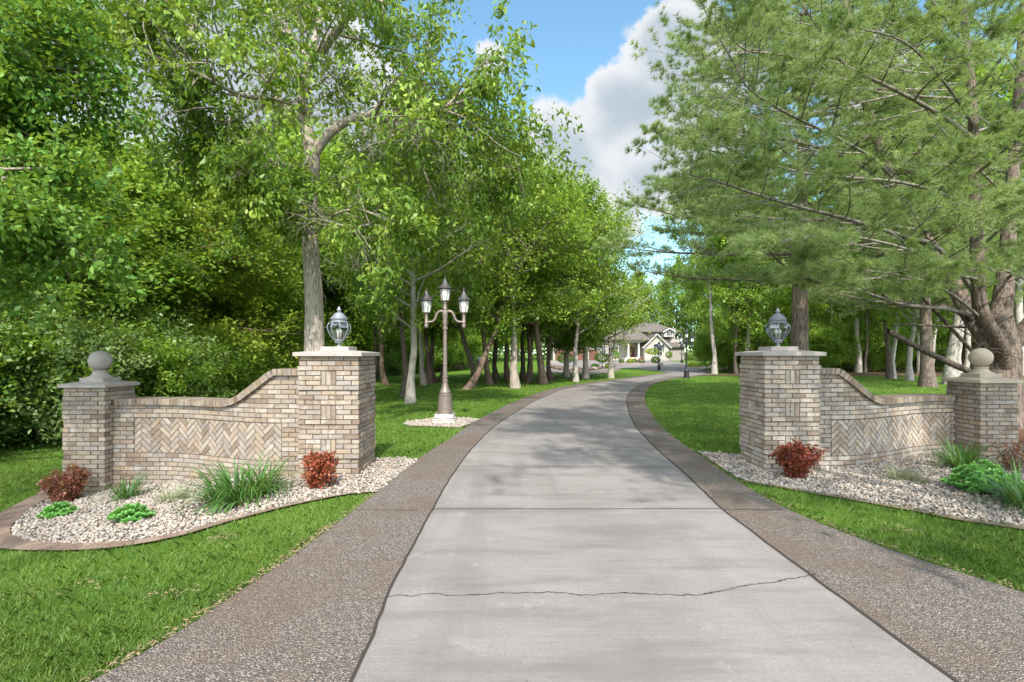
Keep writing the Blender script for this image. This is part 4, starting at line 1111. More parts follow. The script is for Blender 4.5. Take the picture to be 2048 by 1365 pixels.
def hero_pine():
    t = T(empty('white_pine'), 'huge multi-stemmed white pine behind the tan stone ball, boughs sweeping over the wall'); sk = Skel(51)
    Y = 11.2
    def pp(px, py, y=Y): return np.array(P(px, py, y)[:])
    base = pp(1988, 800); base[2] = gzf(base[0], base[1]) - .1
    b = MB()
    tr = np.array(spline([tuple(q) for q in (base, pp(1990, 760), pp(1995, 700), pp(2000, 640), pp(2010, 560, 11.4), pp(2022, 400, 11.6), pp(2040, 150, 11.9), pp(2060, -200, 12.2), pp(2070, -420, 12.4))], 4))
    sk.tube(tr, np.interp(np.linspace(0, 1, len(tr)), [0, .1, .25, .4, .6, 1], [.62, .45, .40, .20, .13, .03]), 16)
    st = np.array(spline([tuple(q) for q in (pp(2010, 730, 10.9), pp(1998, 690, 10.7), pp(1968, 640, 10.3), pp(1957, 585, 10.2), pp(1953, 470, 10.1), pp(1948, 330, 10.1), pp(1945, 200, 10.1), pp(1930, 60, 10.2), pp(1915, -100, 10.3), pp(1905, -300, 10.4))], 4))
    sk.tube(st, np.linspace(.17, .03, len(st)), 10)
    bk = np.array(spline([tuple(q) for q in (pp(1985, 690, 11.3), pp(1940, 630, 11.8), pp(1880, 520, 12.4), pp(1800, 400, 12.8), pp(1730, 200, 13), pp(1690, 0, 13.2), pp(1660, -220, 13.4))], 4))
    sk.tube(bk, np.linspace(.21, .04, len(bk)), 10)
    rt = np.array(spline([tuple(q) for q in (pp(2010, 700, 11.2), pp(2060, 650, 11), pp(2120, 560, 10.8), pp(2160, 400, 10.6), pp(2180, 100, 10.5))], 4))
    sk.tube(rt, np.linspace(.2, .05, len(rt)), 10)
    sk.wood('trunk', M['bark_pine'], t); sk.V, sk.Q, sk.nv = [], [], 0
    lv = pine_levels()
    def limb(pts, r0, n=12, start=.22, ln=.30):
        q = np.array(spline([tuple(x) for x in pts], 4)); L = np.linalg.norm(np.diff(q, axis=0), axis=1).sum()
        sk.grow(q, np.linspace(r0 * .72, .010, len(q)), L, 0, [dict(lv[0], n=n, start=start, len=ln)] + lv[1:])
    # the long boughs one can follow in the photograph
    limb([pp(1960, 600, 10.3), pp(1880, 500, 10), pp(1815, 475, 9.6), pp(1700, 440, 9.1), pp(1600, 415, 8.7), pp(1500, 385, 8.3), pp(1440, 365, 8), pp(1380, 350, 7.8)], .07, 18, .18, .24)
    limb([pp(1955, 420, 10.1), pp(1890, 390, 9.6), pp(1800, 365, 9), pp(1690, 355, 8.4), pp(1600, 345, 8), pp(1500, 315, 7.7), pp(1420, 280, 7.5)], .05, 18, .15, .26)
    limb([pp(1950, 280, 10.1), pp(1880, 230, 9.6), pp(1790, 180, 9), pp(1690, 130, 8.6), pp(1640, 60, 8.4), pp(1590, -10, 8.3), pp(1540, -80, 8.2)], .06, 18, .15, .3)
    limb([pp(1880, 520, 12.4), pp(1780, 350, 11.4), pp(1700, 290, 10.4), pp(1580, 230, 9.6), pp(1500, 180, 9), pp(1470, 130, 8.8), pp(1440, 80, 8.6)], .055, 18, .2, .28)
    limb([pp(1730, 200, 13), pp(1640, 130, 12), pp(1560, 110, 11), pp(1490, 100, 10.4), pp(1450, 60, 10)], .05, 16, .15, .3)
    limb([pp(1690, 0, 13.2), pp(1600, -20, 12.4), pp(1530, -40, 11.6), pp(1460, -60, 11)], .05, 15, .15, .32)
    limb([pp(1975, 640, 10.6), pp(1900, 620, 9.8), pp(1800, 608, 9.3), pp(1700, 575, 8.9), pp(1620, 560, 8.6), pp(1560, 552, 8.4)], .06, 14, .35, .24)
    limb([pp(1965, 640, 10.4), pp(1905, 590, 9.4), pp(1840, 560, 8.6), pp(1760, 545, 8.0), pp(1690, 540, 7.6)], .045, 13, .3, .28)
    limb([pp(1960, 560, 10.2), pp(1900, 545, 9.2), pp(1830, 505, 8.4), pp(1740, 480, 7.8), pp(1660, 470, 7.4), pp(1580, 480, 7.2)], .045, 14, .25, .28)
    limb([pp(1955, 500, 10.1), pp(2000, 460, 9), pp(2050, 420, 8.2), pp(2110, 400, 7.6)], .04, 12, .2, .34)
    limb([pp(1950, 350, 10.1), pp(2010, 300, 9.2), pp(2060, 240, 8.5), pp(2120, 200, 8)], .04, 12, .15, .34)
    limb([pp(1947, 250, 10.1), pp(1900, 180, 9), pp(1850, 120, 8.2), pp(1800, 80, 7.6), pp(1730, 60, 7.2)], .04, 14, .15, .3)
    limb([pp(1945, 200, 10.1), pp(2000, 120, 9.2), pp(2050, 60, 8.5), pp(2100, 20, 8)], .04, 12, .15, .34)
    limb([pp(1935, 100, 10.2), pp(1870, 10, 9.6), pp(1800, -60, 9), pp(1700, -110, 8.6)], .045, 14, .15, .32)
    limb([pp(1915, -100, 10.3), pp(1990, -150, 9.4), pp(2080, -180, 9)], .04, 10, .15, .36)
    limb([pp(2040, 150, 11.9), pp(1970, 60, 12), pp(1880, -20, 12.2), pp(1780, -90, 12.4)], .05, 15, .15, .32)
    limb([pp(2030, 300, 11.7), pp(1940, 240, 12.6), pp(1850, 200, 13.4), pp(1750, 180, 14)], .05, 15, .2, .32)
    limb([pp(2020, 430, 11.5), pp(1930, 400, 12.4), pp(1850, 390, 13), pp(1760, 400, 13.6)], .05, 14, .2, .32)
    limb([pp(1800, 400, 12.8), pp(1720, 330, 12.2), pp(1620, 290, 11.6), pp(1520, 270, 11.2), pp(1430, 250, 10.9)], .05, 16, .15, .3)
    limb([pp(1840, 460, 12.6), pp(1760, 450, 11.6), pp(1670, 440, 10.8), pp(1570, 440, 10.2), pp(1470, 430, 9.8)], .05, 15, .15, .3)
    limb([pp(2010, 560, 11.4), pp(2070, 520, 10.2), pp(2120, 500, 9.4)], .05, 10, .25, .4)
    limb([pp(2100, 600, 11), pp(2050, 560, 10), pp(2000, 540, 9.2), pp(1950, 545, 8.6)], .04, 11, .3, .34)
    limb([pp(2160, 400, 10.6), pp(2100, 330, 9.8), pp(2030, 300, 9.2), pp(1960, 290, 8.7)], .04, 12, .2, .34)
    for q in (tr, st, bk):
        for k in range(9):
            i = int(len(q) * (.62 + .036 * k)); i = min(i, len(q) - 2); a = sk.r.uniform(0, 6.28); L = sk.r.uniform(2.5, 4.2)
            d = np.array([math.cos(a), math.sin(a), .35]); p0 = q[i]
            limb([p0, p0 + d * L * .4, p0 + d * L * .75 + UP * .1, p0 + d * L + UP * .3], .045, 10, .2, .34)
    sk.wood('limbs', M['bark_limb'], t)
    needles(sk, 'crown', M['needle'], t, 10, 18, .11, .0034, .15)
    # broken dead limbs
    dd = Skel(52)
    for pts, r0, r1 in (([pp(1936, 742, 10.2), pp(1890, 722, 9.9), pp(1835, 695, 9.6), pp(1775, 662, 9.3)], .085, .06), ([pp(1930, 655, 10.6), pp(1850, 651, 10.1), pp(1785, 650, 9.8)], .035, .02), ([pp(1940, 640, 10.6), pp(1900, 618, 10.2), pp(1830, 612, 9.8), pp(1765, 590, 9.5)], .065, .045), ([pp(1960, 720, 10.7), pp(1905, 660, 10.5), pp(1850, 600, 10.3), pp(1830, 575, 10.2)], .05, .04)):
        q = np.array(spline([tuple(x) for x in pts], 4)); dd.tube(q, np.linspace(r0 * .75, r1 * .75, len(q)), 9)
    ds = [dict(n=6, seg=6, wander=.16, up=-.3, ang=45, len=.5, sides=3, start=.1, rk=.008), dict(n=0, seg=4, wander=.2, up=-.2, ang=0, len=0, sides=3, start=0)]
    for k in range(26):
        px, py = sk.r.uniform(1900, 2000), sk.r.uniform(600, 740)
        dd.branch(pp(px, py, 10.6), (dd.r.normal(-.2, .7), dd.r.normal(-.5, .4), dd.r.normal(0, .5)), dd.r.uniform(.4, 1.0), .010, 0, ds)
    dd.wood('dead_limb', M['bark_dark'], t)
hero_pine()
def straight_pine(seed, x, y, hgt, r0, first, label, crown0, llen):
    t = T(empty('white_pine', (x, y, gzf(x, y))), label); sk = Skel(seed)
    zz = np.linspace(0, 1, 14); tr = np.stack([zz * .3, zz * .2, zz * hgt - .2], -1)
    sk.tube(tr, r0 * (1 - .85 * zz) * (1 + .5 * np.exp(-zz * hgt / .4)), 14)
    lv = pine_levels(.3); z = crown0; k = 0
    while z < hgt - .6:
        for j in range(5):
            a = k * 1.1 + j * 1.257 + sk.r.normal(0, .2); f = 1 - (z - crown0) / (hgt - crown0); L = llen * (.35 + .75 * f ** .8) * sk.r.uniform(.75, 1.15)
            d = np.array([math.cos(a), math.sin(a), .12]); p0 = np.array([.3 * z / hgt, .2 * z / hgt, z])
            q = np.array(spline([tuple(v) for v in (p0, p0 + d * L * .35, p0 + d * L * .7 + UP * .05 * L - UP * .25, p0 + d * L + UP * .05 * L)], 3))
            sk.grow(q, np.linspace(.02 + .008 * L, .012, len(q)), L, 0, [dict(lv[0], n=13, start=.22, len=.32)] + lv[1:])
        z += sk.r.uniform(.7, 1.0); k += 1
    sk.wood('trunk', M['bark_pine'], t)
    needles(sk, 'crown', M['needle'], t, 6, 13, .15, .0058, .15)
    return t
pine2 = straight_pine(61, 8.95, 16.0, 13.5, .30, True, 'straight-trunked white pine standing right behind the pale gate pillar', 3.9, 5.4)
pine3 = copy_tree(pine2); pine3.location = (19.5, 24, gzf(19.5, 24)); pine3.rotation_euler = (0, 0, 2.0); pine3.scale = (.95,) * 3
T(pine3, 'white pine farther back beyond the huge pine and mostly hidden by it')

# --------------------------------------------------- right-hand wood
gR = 'trees along the mown edge behind the far wall'
def feetR(t, px, py, s, lab, tilt=None): return feet(t, px, py, s, lab, None, gR, tilt)
feetR(slim2, 1901, 769, (1.55, 1.55, 1.0), 'big pale peeling trunk standing on the lawn before the wood')
feetR(mid_white, 1820, 762, (.85, .85, .8), 'low-forked pale trunk on the lawn before the shaded wood', (.10, 0))
feetR(slim, 1779, 758, 1.1, 'dark rough trunk, shaded one of a pair on the wood edge')
feetR(slim2, 1786, 758, .85, 'pale trunk pressed against the dark rough one on the wood edge')
feetR(slim2, 1846, 757, .85, 'straight pale grey trunk just past the forked one')
feetR(slim2, 1858, 757, .85, 'pale trunk leaning, its foot splayed, beside the straight pale grey one', (.10, 0))
feetR(slim2, 1656, 735, 1.0, 'pale leaning trunk close beyond the pale gate pillar', (.06, 0))
feetR(slim2, 1672, 735, .9, 'second pale trunk close beyond the pale gate pillar', (-.03, 0))
feetR(slim, 1731, 747, .7, 'thin black stem at the front of the shaded wood')
feetR(slim2, 1918, 752, 1.0, 'reddish pale trunk just behind the big peeling one')
feetR(slim2, 1933, 752, 1.1, 'grey trunk between the big peeling one and the huge pine')
feetR(slim2, 2046, 752, (2.0, 2.0, 1.1), 'smooth grey trunk at the far side of the huge pine')
rr = np.random.default_rng(77); n = 0
while n < 46:
    x = rr.uniform(15, 62); y = rr.uniform(40, 82)
    if x < y * .30 + 4 or x > y * 1.1 or (x < 36 and y > 58): continue
    t = [slim, slim, slim2, wood_b][n % 4] if y < 60 else [slim, wood_a, wood_b][n % 3]
    plant(t, x, y, None, rr.uniform(.85, 1.25), 'tree deep in the dark shaded wood behind the far lawn', 'tree', 'trees deep in the shaded wood'); n += 1
for i in range(12):
    x = 21 + i * 3.4 + rr.uniform(-1, 1); y = 47 + rr.uniform(-3, 10)
    plant(shrub_a, x, y, None, rr.uniform(1.0, 1.6), 'leafy shrub under the trees of the shaded wood', 'shrub', 'undergrowth shrubs of the shaded wood')
# small trees and woods closing the view round the house
gH = 'trees standing round the house'
for x, y, t, s in ((-3, 92, wood_a, 1.2), (2, 97, wood_b, 1.5), (7, 104, wood_a, 1.3), (13, 108, wood_b, 1.5), (19, 110, wood_a, 1.3), (26, 109, wood_b, 1.5), (33, 104, wood_a, 1.3), (37, 96, wood_b, 1.5), (40, 86, wood_a, 1.3), (43, 76, wood_b, 1.3), (35, 80, wood_b, 1.0), (1, 84, wood_b, 1.2), (46, 96, wood_a, 1.4), (-8, 104, wood_a, 1.5)):
    plant(t, x, y, None, s, 'tall leafy tree closing the view behind the house', 'tree', gH)
x, y = G(1429, 736); plant(wood_c, x, y + 1, .5, (.62, .62, .55), 'small bright yellow-green tree by the bed past the black lamp post', 'tree')
# shade trees behind the viewer
gB = 'trees on the street side of the gate'
for x, y, t, s, rz in ((7.2, 1.3, mid_dark, (.8, .8, 1.02), 1.0), (-6.2, -3.2, mid_yel, 1.0, 2.0), (9.8, -3.4, mid_pale, 1.0, 5.0)):
    o = plant(t, x, y, rz, s, 'leafy tree on the street side of the gate, outside the picture', 'tree', gB)
    if x == 7.2: lean(o, -.42)
# far wood that reads as one mass
def far_wood():
    r = np.random.default_rng(91); n = 70000
    a = r.uniform(R(-58), R(58), n); d = r.uniform(95, 150, n); dep = (d - 95) / 55
    x = d * np.sin(a); y = d * np.cos(a); k = ~((x > -4) & (x < 40) & (y < 112)); a, d, x, y = a[k], d[k], x[k], y[k]; n = len(x)
    top = 13 + 3.5 * np.sin(a * 23 + np.sin(a * 9) * 2) + 2.5 * np.sin(a * 57 + d * .3)
    z = top * r.random(n) ** .75
    p = np.stack([x, y, z], -1); L = r.uniform(.5, 1.1, n)
    return leaves('woods', p, unit(r.normal(size=(n, 3))), unit(UP + r.normal(0, .7, (n, 3))), L, L * .8, M['lf_dark'], None)
tag(far_wood(), kind='stuff')
# ------------------------------------------------------------------ bed plants
def barberry(loc, w, h, lm, n, label, seed, sparse=False, name='barberry_shrub', ls=.042):
    t = tag(empty(name, loc), label, 'shrub'); sk = Skel(seed); r = sk.r
    for k in range(26 if not sparse else 16):
        a = r.uniform(0, 6.28); e = r.uniform(.05, .75); d = unit(np.array([math.cos(a) * e * w / h * .6, math.sin(a) * e * w / h * .6, 1.0]))
        p = [np.array([math.cos(a) * .04, math.sin(a) * .04, -.02])]; L = h * 1.12 * r.uniform(.7, 1.05) * (1 - .2 * e)
        for q in range(5): d = unit(d + r.normal(0, .12, 3)); p.append(p[-1] + d * L / 5)
        p = np.array(p); sk.tube(p, np.linspace(.006, .002, 6), 4)
        for j in range(13):
            i = r.integers(1, 5); b = p[i] + (p[i + 1] - p[i]) * r.random(); dd = unit(p[i + 1] - p[i] + r.normal(0, .6, 3)); l2 = r.uniform(.06, .14)
            tw = np.array([b + dd * l2 * s for s in (0, .33, .66, 1)]); sk.tube(tw, np.linspace(.003, .001, 4), 3); sk.twigs.append(tw)
    sk.wood('stems', M['bark_brown'], t); leafy(sk, n, ls, .65, .014, lm, t, 'foliage', .0, .4, t0=0); return t
def gl(px, py): x, y = G(px, py); return (x, y, gzf(x, y) + .01)
barberry(gl(133, 1004), .44, .44, M['lf_red2'], 15, 'bronze-red barberry shrub at the foot of the end pillar with the grey ball', 101, ls=.048)
barberry(gl(640, 978), .36, .44, M['lf_red'], 17, 'dark red barberry shrub in front of the brown gate pillar', 102)
barberry(gl(1590, 958), .50, .50, M['lf_red'], 18, 'round deep red barberry shrub in front of the pale gate pillar', 103)
barberry(gl(2022, 945), .55, .45, M['lf_red2'], 2, 'sparse half-bare reddish shrub beside the end pillar under the pine', 104, True)

def blades(loc, n, L, w, spread, arch, mat, label, name, seed, cat='plant', rad=.12, dirb=(0, 0)):
    """arching strap leaves from one crown"""
    r = np.random.default_rng(seed); t = tag(empty(name, loc), label, cat)
    V = []; S = 7
    a = r.uniform(0, 6.28, n); L = L * r.uniform(.55, 1.15, n); e = r.uniform(.15, 1, n) * spread; rr = rad * np.sqrt(r.random(n)); ww = w * r.uniform(.7, 1.2, n)
    b = np.stack([rr * np.cos(a + .4), rr * np.sin(a + .4), 0 * a], -1)
    h = np.stack([np.cos(a), np.sin(a), 0 * a], -1) + np.array([dirb[0], dirb[1], 0]); h = unit(h); side = np.stack([-h[:, 1], h[:, 0], 0 * a], -1)
    ang = e * .9; p = b.copy(); rows = []
    for k in range(S + 1):
        f = k / S; wd = ww * (1 - f ** 2.2) * (0.55 + .45 * min(1, f * 4)) + .0004
        rows.append((p - side * wd[:, None], p + side * wd[:, None]))
        an = ang + arch * (f ** 1.5) * (.5 + e)
        p = p + (h * np.sin(an)[:, None] + UP * np.cos(an)[:, None]) * (L / S)[:, None]
        p[:, 2] = np.maximum(p[:, 2], .012 + .01 * f)
    A = np.stack([np.stack(x, 1) for x in rows], 1)          # n,S+1,2,3
    V = A.reshape(-1, 3); i = (np.arange(n) * (S + 1) * 2)[:, None] + (np.arange(S) * 2)[None]
    Q = np.stack([i, i + 1, i + 3, i + 2], -1).reshape(-1, 4)
    o = mesh_np('leaf_blades', V, Q, mat, t, smooth=True); return t
blades(gl(255, 1000), 80, .44, .0095, 1.0, 1.7, M['lf_lily'], 'small dark daylily clump against the curved brick wall near the stone-ball pillar', 'daylily_clump', 111)
blades(gl(472, 1008), 230, .66, .0115, 1.1, 2.0, M['lf_lily'], 'biggest arching daylily clump, spilling over the gravel before the herringbone panel', 'daylily_clump', 112, rad=.26, dirb=(-.35, -.15))
blades(gl(525, 990), 110, .58, .011, 1.0, 1.7, M['lf_lily'], 'daylily clump touching the biggest one on the gate pillar side', 'daylily_clump', 113, rad=.16)
blades(gl(1925, 940), 150, .60, .011, 1.0, 1.8, M['lf_lily'], 'daylily clump against the wall end, behind the fleshy sedum', 'daylily_clump', 114, rad=.18)
blades(gl(2056, 1020), 170, .60, .011, 1.05, 1.9, M['lf_lily'], 'daylily clump cut by the frame edge, in front of the sedum', 'daylily_clump', 115, rad=.2)
blades(gl(345, 1005), 240, .20, .0022, .75, .7, M['lf_lav'], 'greyish lavender tuft between the two daylily clumps', 'lavender_tuft', 116, rad=.17)
blades(gl(1800, 962), 200, .21, .0024, .8, .7, M['lf_lav'], 'greyish lavender tuft in the gravel below the pale herringbone wall', 'lavender_tuft', 117, rad=.15)
blades(gl(1835, 968), 120, .17, .0024, .8, .7, M['lf_lav'], 'smaller brownish lavender tuft touching the one below the pale herringbone wall', 'lavender_tuft', 118, rad=.11)
def sedum(loc, w, h, n, label, seed, ls=.05):
    r = np.random.default_rng(seed); t = tag(empty('sedum_clump', loc), label, 'plant'); sk = Skel(seed)
    P0 = []; D = []; N = []; L = []
    for k in range(n):
        a = r.uniform(0, 6.28); q = math.sqrt(r.random()); x, y = q * w / 2 * math.cos(a), q * w / 2 * math.sin(a) * .8; z = h * (1 - .75 * q * q) * r.uniform(.65, 1.05)
        top = np.array([x, y, z]); sk.tube(np.array([[x * .4, y * .4, -.01], [x * .8, y * .8, z * .5], top]), np.array([.004, .004, .003]), 4)
        ax = unit(np.array([x * .9 / w, y * .9 / w, .5]))
        for ring, (m, el, sc) in enumerate(((5, .2, 1.0), (5, .55, .85), (4, .95, .6))):
            for j in range(m):
                b = 2 * math.pi * j / m + ring * .6 + a; d = unit(np.array([math.cos(b), math.sin(b), 0]) * math.cos(el) + ax * (math.sin(el) + .25))
                P0.append(top - ax * .012 * (2 - ring)); D.append(d); N.append(ax); L.append(ls * sc * r.uniform(.8, 1.2))
        for j in range(4):
            b = r.uniform(0, 6.28); P0.append(top * r.uniform(.45, .8)); D.append(unit(np.array([math.cos(b), math.sin(b), .15]))); N.append(UP); L.append(ls * r.uniform(.7, 1.1))
    sk.wood('stems', M['lf_sedum'], t); L = np.array(L)
    leaves('foliage', np.array(P0), np.array(D), np.array(N), L, L * .62, M['lf_sedum'], t, .06, .08); return t
sedum(gl(118, 1034), .42, .15, 55, 'low light green sedum in the gravel before the bronze-red barberry', 121, .055)
sedum(gl(262, 1044), .44, .18, 65, 'low light green sedum in the gravel before the small daylily clump', 122, .055)
sedum(gl(1965, 985), .82, .36, 190, 'large mounded bright green sedum under the end pillar by the pine', 123, .06)
# dry fallen branch at the thicket foot
def fallen():
    t = Skel(131); p = np.array([(-11.0, 13.2, .05), (-10.6, 13.1, .28), (-10.1, 13.0, .42), (-9.6, 13.0, .40), (-9.2, 12.9, .52)]); p[:, 2] += gz(p[:, 0], p[:, 1])
    t.tube(p, np.linspace(.022, .008, 5), 6)
    for i, d in ((2, (.3, -.3, .5)), (3, (.6, 0, -.25)), (3, (.5, .1, .4)), (1, (.2, -.5, .2))):
        q = np.array([p[i] + np.array(d) * s + np.random.default_rng(i).normal(0, .01, 3) for s in (0, .3, .6, .9)]); t.tube(q, np.linspace(.011, .004, 4), 5)
    o = t.wood('fallen_branch', M['twig'], None); tag(o, 'bare grey fallen branch propped at the foot of the thicket behind the brick wall', 'branch')
fallen()

# ------------------------------------------------------------------ house and its courtyard
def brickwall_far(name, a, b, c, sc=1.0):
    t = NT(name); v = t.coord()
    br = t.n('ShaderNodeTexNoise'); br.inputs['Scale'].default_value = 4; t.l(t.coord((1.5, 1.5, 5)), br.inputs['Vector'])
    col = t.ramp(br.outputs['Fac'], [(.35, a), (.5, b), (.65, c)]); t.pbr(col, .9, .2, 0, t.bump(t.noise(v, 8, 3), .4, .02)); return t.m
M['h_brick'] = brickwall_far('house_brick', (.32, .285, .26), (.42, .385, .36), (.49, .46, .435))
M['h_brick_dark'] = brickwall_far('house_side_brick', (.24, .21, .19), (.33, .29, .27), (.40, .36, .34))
M['h_roof'] = brickwall_far('house_shingles', (.105, .088, .078), (.14, .118, .104), (.18, .152, .135))
M['h_white'] = plain('house_white_trim', (.56, .55, .52), .8, .2, 0, .06)
M['h_pane'] = plain('house_window_pane', (.05, .065, .08), .08, .6)
M['h_door'] = plain('oak_door', (.22, .085, .04), .5, .4)
M['h_gar'] = plain('red_brown_garage_door', (.17, .075, .058), .6, .3, 0, .15)
def house():
    HY = 90.0; z0 = .48
    t = T(empty('house', (22, HY, z0)), 'large brick house with brown hipped roofs and columned entry where the drive ends', 'house')
    def X(zx): return 6.68 + .01373 * zx - 22
    def Z(zy): return 11.18 - .01373 * zy - z0
    def win(x0, x1, za, zb, y, arch=False, parent=t, n=2):
        f = MB(); w = .09
        f.box(x0 - w, x1 + w, y - .08, y + .02, za - w, za); f.box(x0 - w, x0, y - .08, y + .02, za, zb); f.box(x1, x1 + w, y - .08, y + .02, za, zb)
        for k in range(1, n): xx = x0 + (x1 - x0) * k / n; f.box(xx - .03, xx + .03, y - .07, y + .02, za, zb)
        f.box(x0, x1, y - .07, y + .02, (za + zb) / 2 - .025, (za + zb) / 2 + .025)
        if arch:
            c, r = (x0 + x1) / 2, (x1 - x0) / 2
            pts = [(c + (r + .04) * math.cos(a), y - .03, zb + (r + .04) * math.sin(a)) for a in np.linspace(0, math.pi, 13)]
            f.tube(pts, [.07] * 13, 6)
        else: f.box(x0 - w, x1 + w, y - .08, y + .02, zb, zb + w)
        o = f.build('window', M['h_white'], parent)
        p = MB(); p.box(x0, x1, y - .03, y + .04, za, zb)
        if arch:
            q = [(c + r * math.cos(a), zb + r * math.sin(a)) for a in np.linspace(0, math.pi, 13)]; b = len(p.v)
            p.v += [(x, y - .03, z) for x, z in q]; p.f.append(tuple(b + i for i in range(13)))
        p.build('pane', M['h_pane'], o)
    def gable(x0, x1, y0, y1, zb, ze, zp, wm):
        w = MB(); c = (x0 + x1) / 2
        poly = [(x0, zb), (x1, zb), (x1, ze), (c, zp), (x0, ze)]
        vs = [(x, y0, z) for x, z in poly] + [(x, y1, z) for x, z in poly]
        w.add(vs, [(0, 1, 2, 3, 4), (9, 8, 7, 6, 5), (0, 5, 6, 1), (1, 6, 7, 2), (2, 7, 8, 3), (3, 8, 9, 4), (4, 9, 5, 0)])
        w.build('wall', wm, t)
        r = MB(); ov = .35; sl = (zp - ze) / (c - x0)
        for s in (-1, 1):
            xe = c + s * (c - x0 + ov); zee = ze - sl * ov
            vs = [(c, y0 - .35, zp + .03), (c, y1, zp + .03), (xe, y1, zee + .03), (xe, y0 - .35, zee + .03)]
            r.add(vs + [(x, y, z + .16) for x, y, z in vs], BOXF)
        r.build('roof', M['h_roof'], t)
        e = MB()
        for s in (-1, 1):
            xe = c + s * (c - x0 + ov); zee = ze - sl * ov
            e.tube([(c, y0 - .38, zp + .02), (xe, y0 - .38, zee + .02)], [.11, .11], 4)
        e.build('fascia', M['h_white'], t)
    def hip(x0, x1, y0, y1, ze, rx0, rx1, ry, zr, name='roof'):
        r = MB(); r.add([(x0, y0, ze), (x1, y0, ze), (x1, y1, ze), (x0, y1, ze), (rx0, ry, zr), (rx1, ry, zr)], [(0, 1, 5, 4), (1, 2, 5), (2, 3, 4, 5), (3, 0, 4), (3, 2, 1, 0)])
        r.box(x0, x1, y0, y1, ze - .18, ze - .004); return r.build(name, M['h_roof'], t)
    B = MB(); B.box(X(660), X(1745), 2.5, 14, -.5, Z(500)); B.build('wall', M['h_brick'], t)
    B = MB(); B.box(X(1180), X(1660), 4, 13, Z(500), Z(395)); B.build('wall', M['h_brick'], t)
    hip(X(630), X(1250), 1.6, 14.5, Z(500), X(960), X(1120), 8, Z(330))
    hip(X(1120), X(1745), 3, 15, Z(392), X(1330), X(1500), 8.5, Z(255))
    gable(X(1190), X(1500), -1.0, 8, -.5, Z(600), Z(447), M['h_brick'])
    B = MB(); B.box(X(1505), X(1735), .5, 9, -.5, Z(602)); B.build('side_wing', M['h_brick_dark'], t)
    hip(X(1490), X(1760), .0, 10, Z(598), X(1500), X(1600), 5, Z(470))
    B = MB(); B.box(X(1590), X(1652), 2.2, 3.2, Z(600), Z(372)); B.box(X(1583), X(1659), 2.12, 3.28, Z(372), Z(360)); B.build('chimney', M['h_brick'], t)
    gable(X(1500), X(1615), 1.6, 6, Z(470), Z(400), Z(365), M['h_white'])
    for zx in (1528, 1553, 1580): win(X(zx), X(zx + 17), Z(450), Z(405), 1.6, n=1)
    win(X(1310), X(1412), Z(710), Z(610), -1.0, True, n=3)
    win(X(790), X(905), Z(705), Z(590), 2.5, n=3); win(X(690), X(740), Z(705), Z(590), 2.5, n=2); win(X(700), X(760), Z(520), Z(450), 2.5, n=2)
    # entry: steps, columns, lintel, arch, door
    S = MB()
    for k in range(5): S.box(X(950 - 14 * k), X(1175 + 4 * k), -1.2 - .35 * k, 2.5, -.5, Z(738) - .17 * k)
    S.build('entry_steps', M['pale_block'], t)
    for zx in (1000, 1133):
        c = MB(); c.lathe([(.26, 0), (.26, .12), (.20, .16), (.19, .5), (.165, Z(545) - Z(738) - .1), (.2, Z(545) - Z(738) - .06), (.25, Z(545) - Z(738))], (X(zx), -.2, Z(738)), 14); c.build('column', M['h_white'], t, smooth=35)
    L = MB(); L.box(X(960), X(1190), -.5, 2.3, Z(545), Z(508)); L.build('porch_lintel', M['h_white'], t)
    hip(X(930), X(1275), -1.0, 7, Z(508), X(1060), X(1160), 3.5, Z(370), 'porch_roof')
    D = MB(); D.box(X(1070), X(1128), 2.40, 2.6, Z(738), Z(610)); d = D.build('door', M['h_door'], t)
    g = MB(); g.box(X(1092), X(1106), 2.37, 2.45, Z(720), Z(630)); g.build('pane', M['h_pane'], d)
    # garage range on the far left, arched openings with red-brown doors
    B = MB(); B.box(X(40), X(665), .5, 9, -.5, Z(560)); B.build('garage_range', M['h_brick'], t)
    hip(X(10), X(700), -.1, 10, Z(558), X(150), X(560), 5, Z(440))
    for zx in (70, 215, 360, 505):
        D = MB(); x0, x1 = X(zx), X(zx + 115); D.box(x0, x1, .42, .6, -.2, Z(655)); b = len(D.v); c, r = (x0 + x1) / 2, (x1 - x0) / 2
        D.v += [(c + r * math.cos(a), .42, Z(655) + r * .35 * math.sin(a)) for a in np.linspace(0, math.pi, 13)]; D.f.append(tuple(b + i for i in range(13))); D.build('garage_door', M['h_gar'], t)
house()
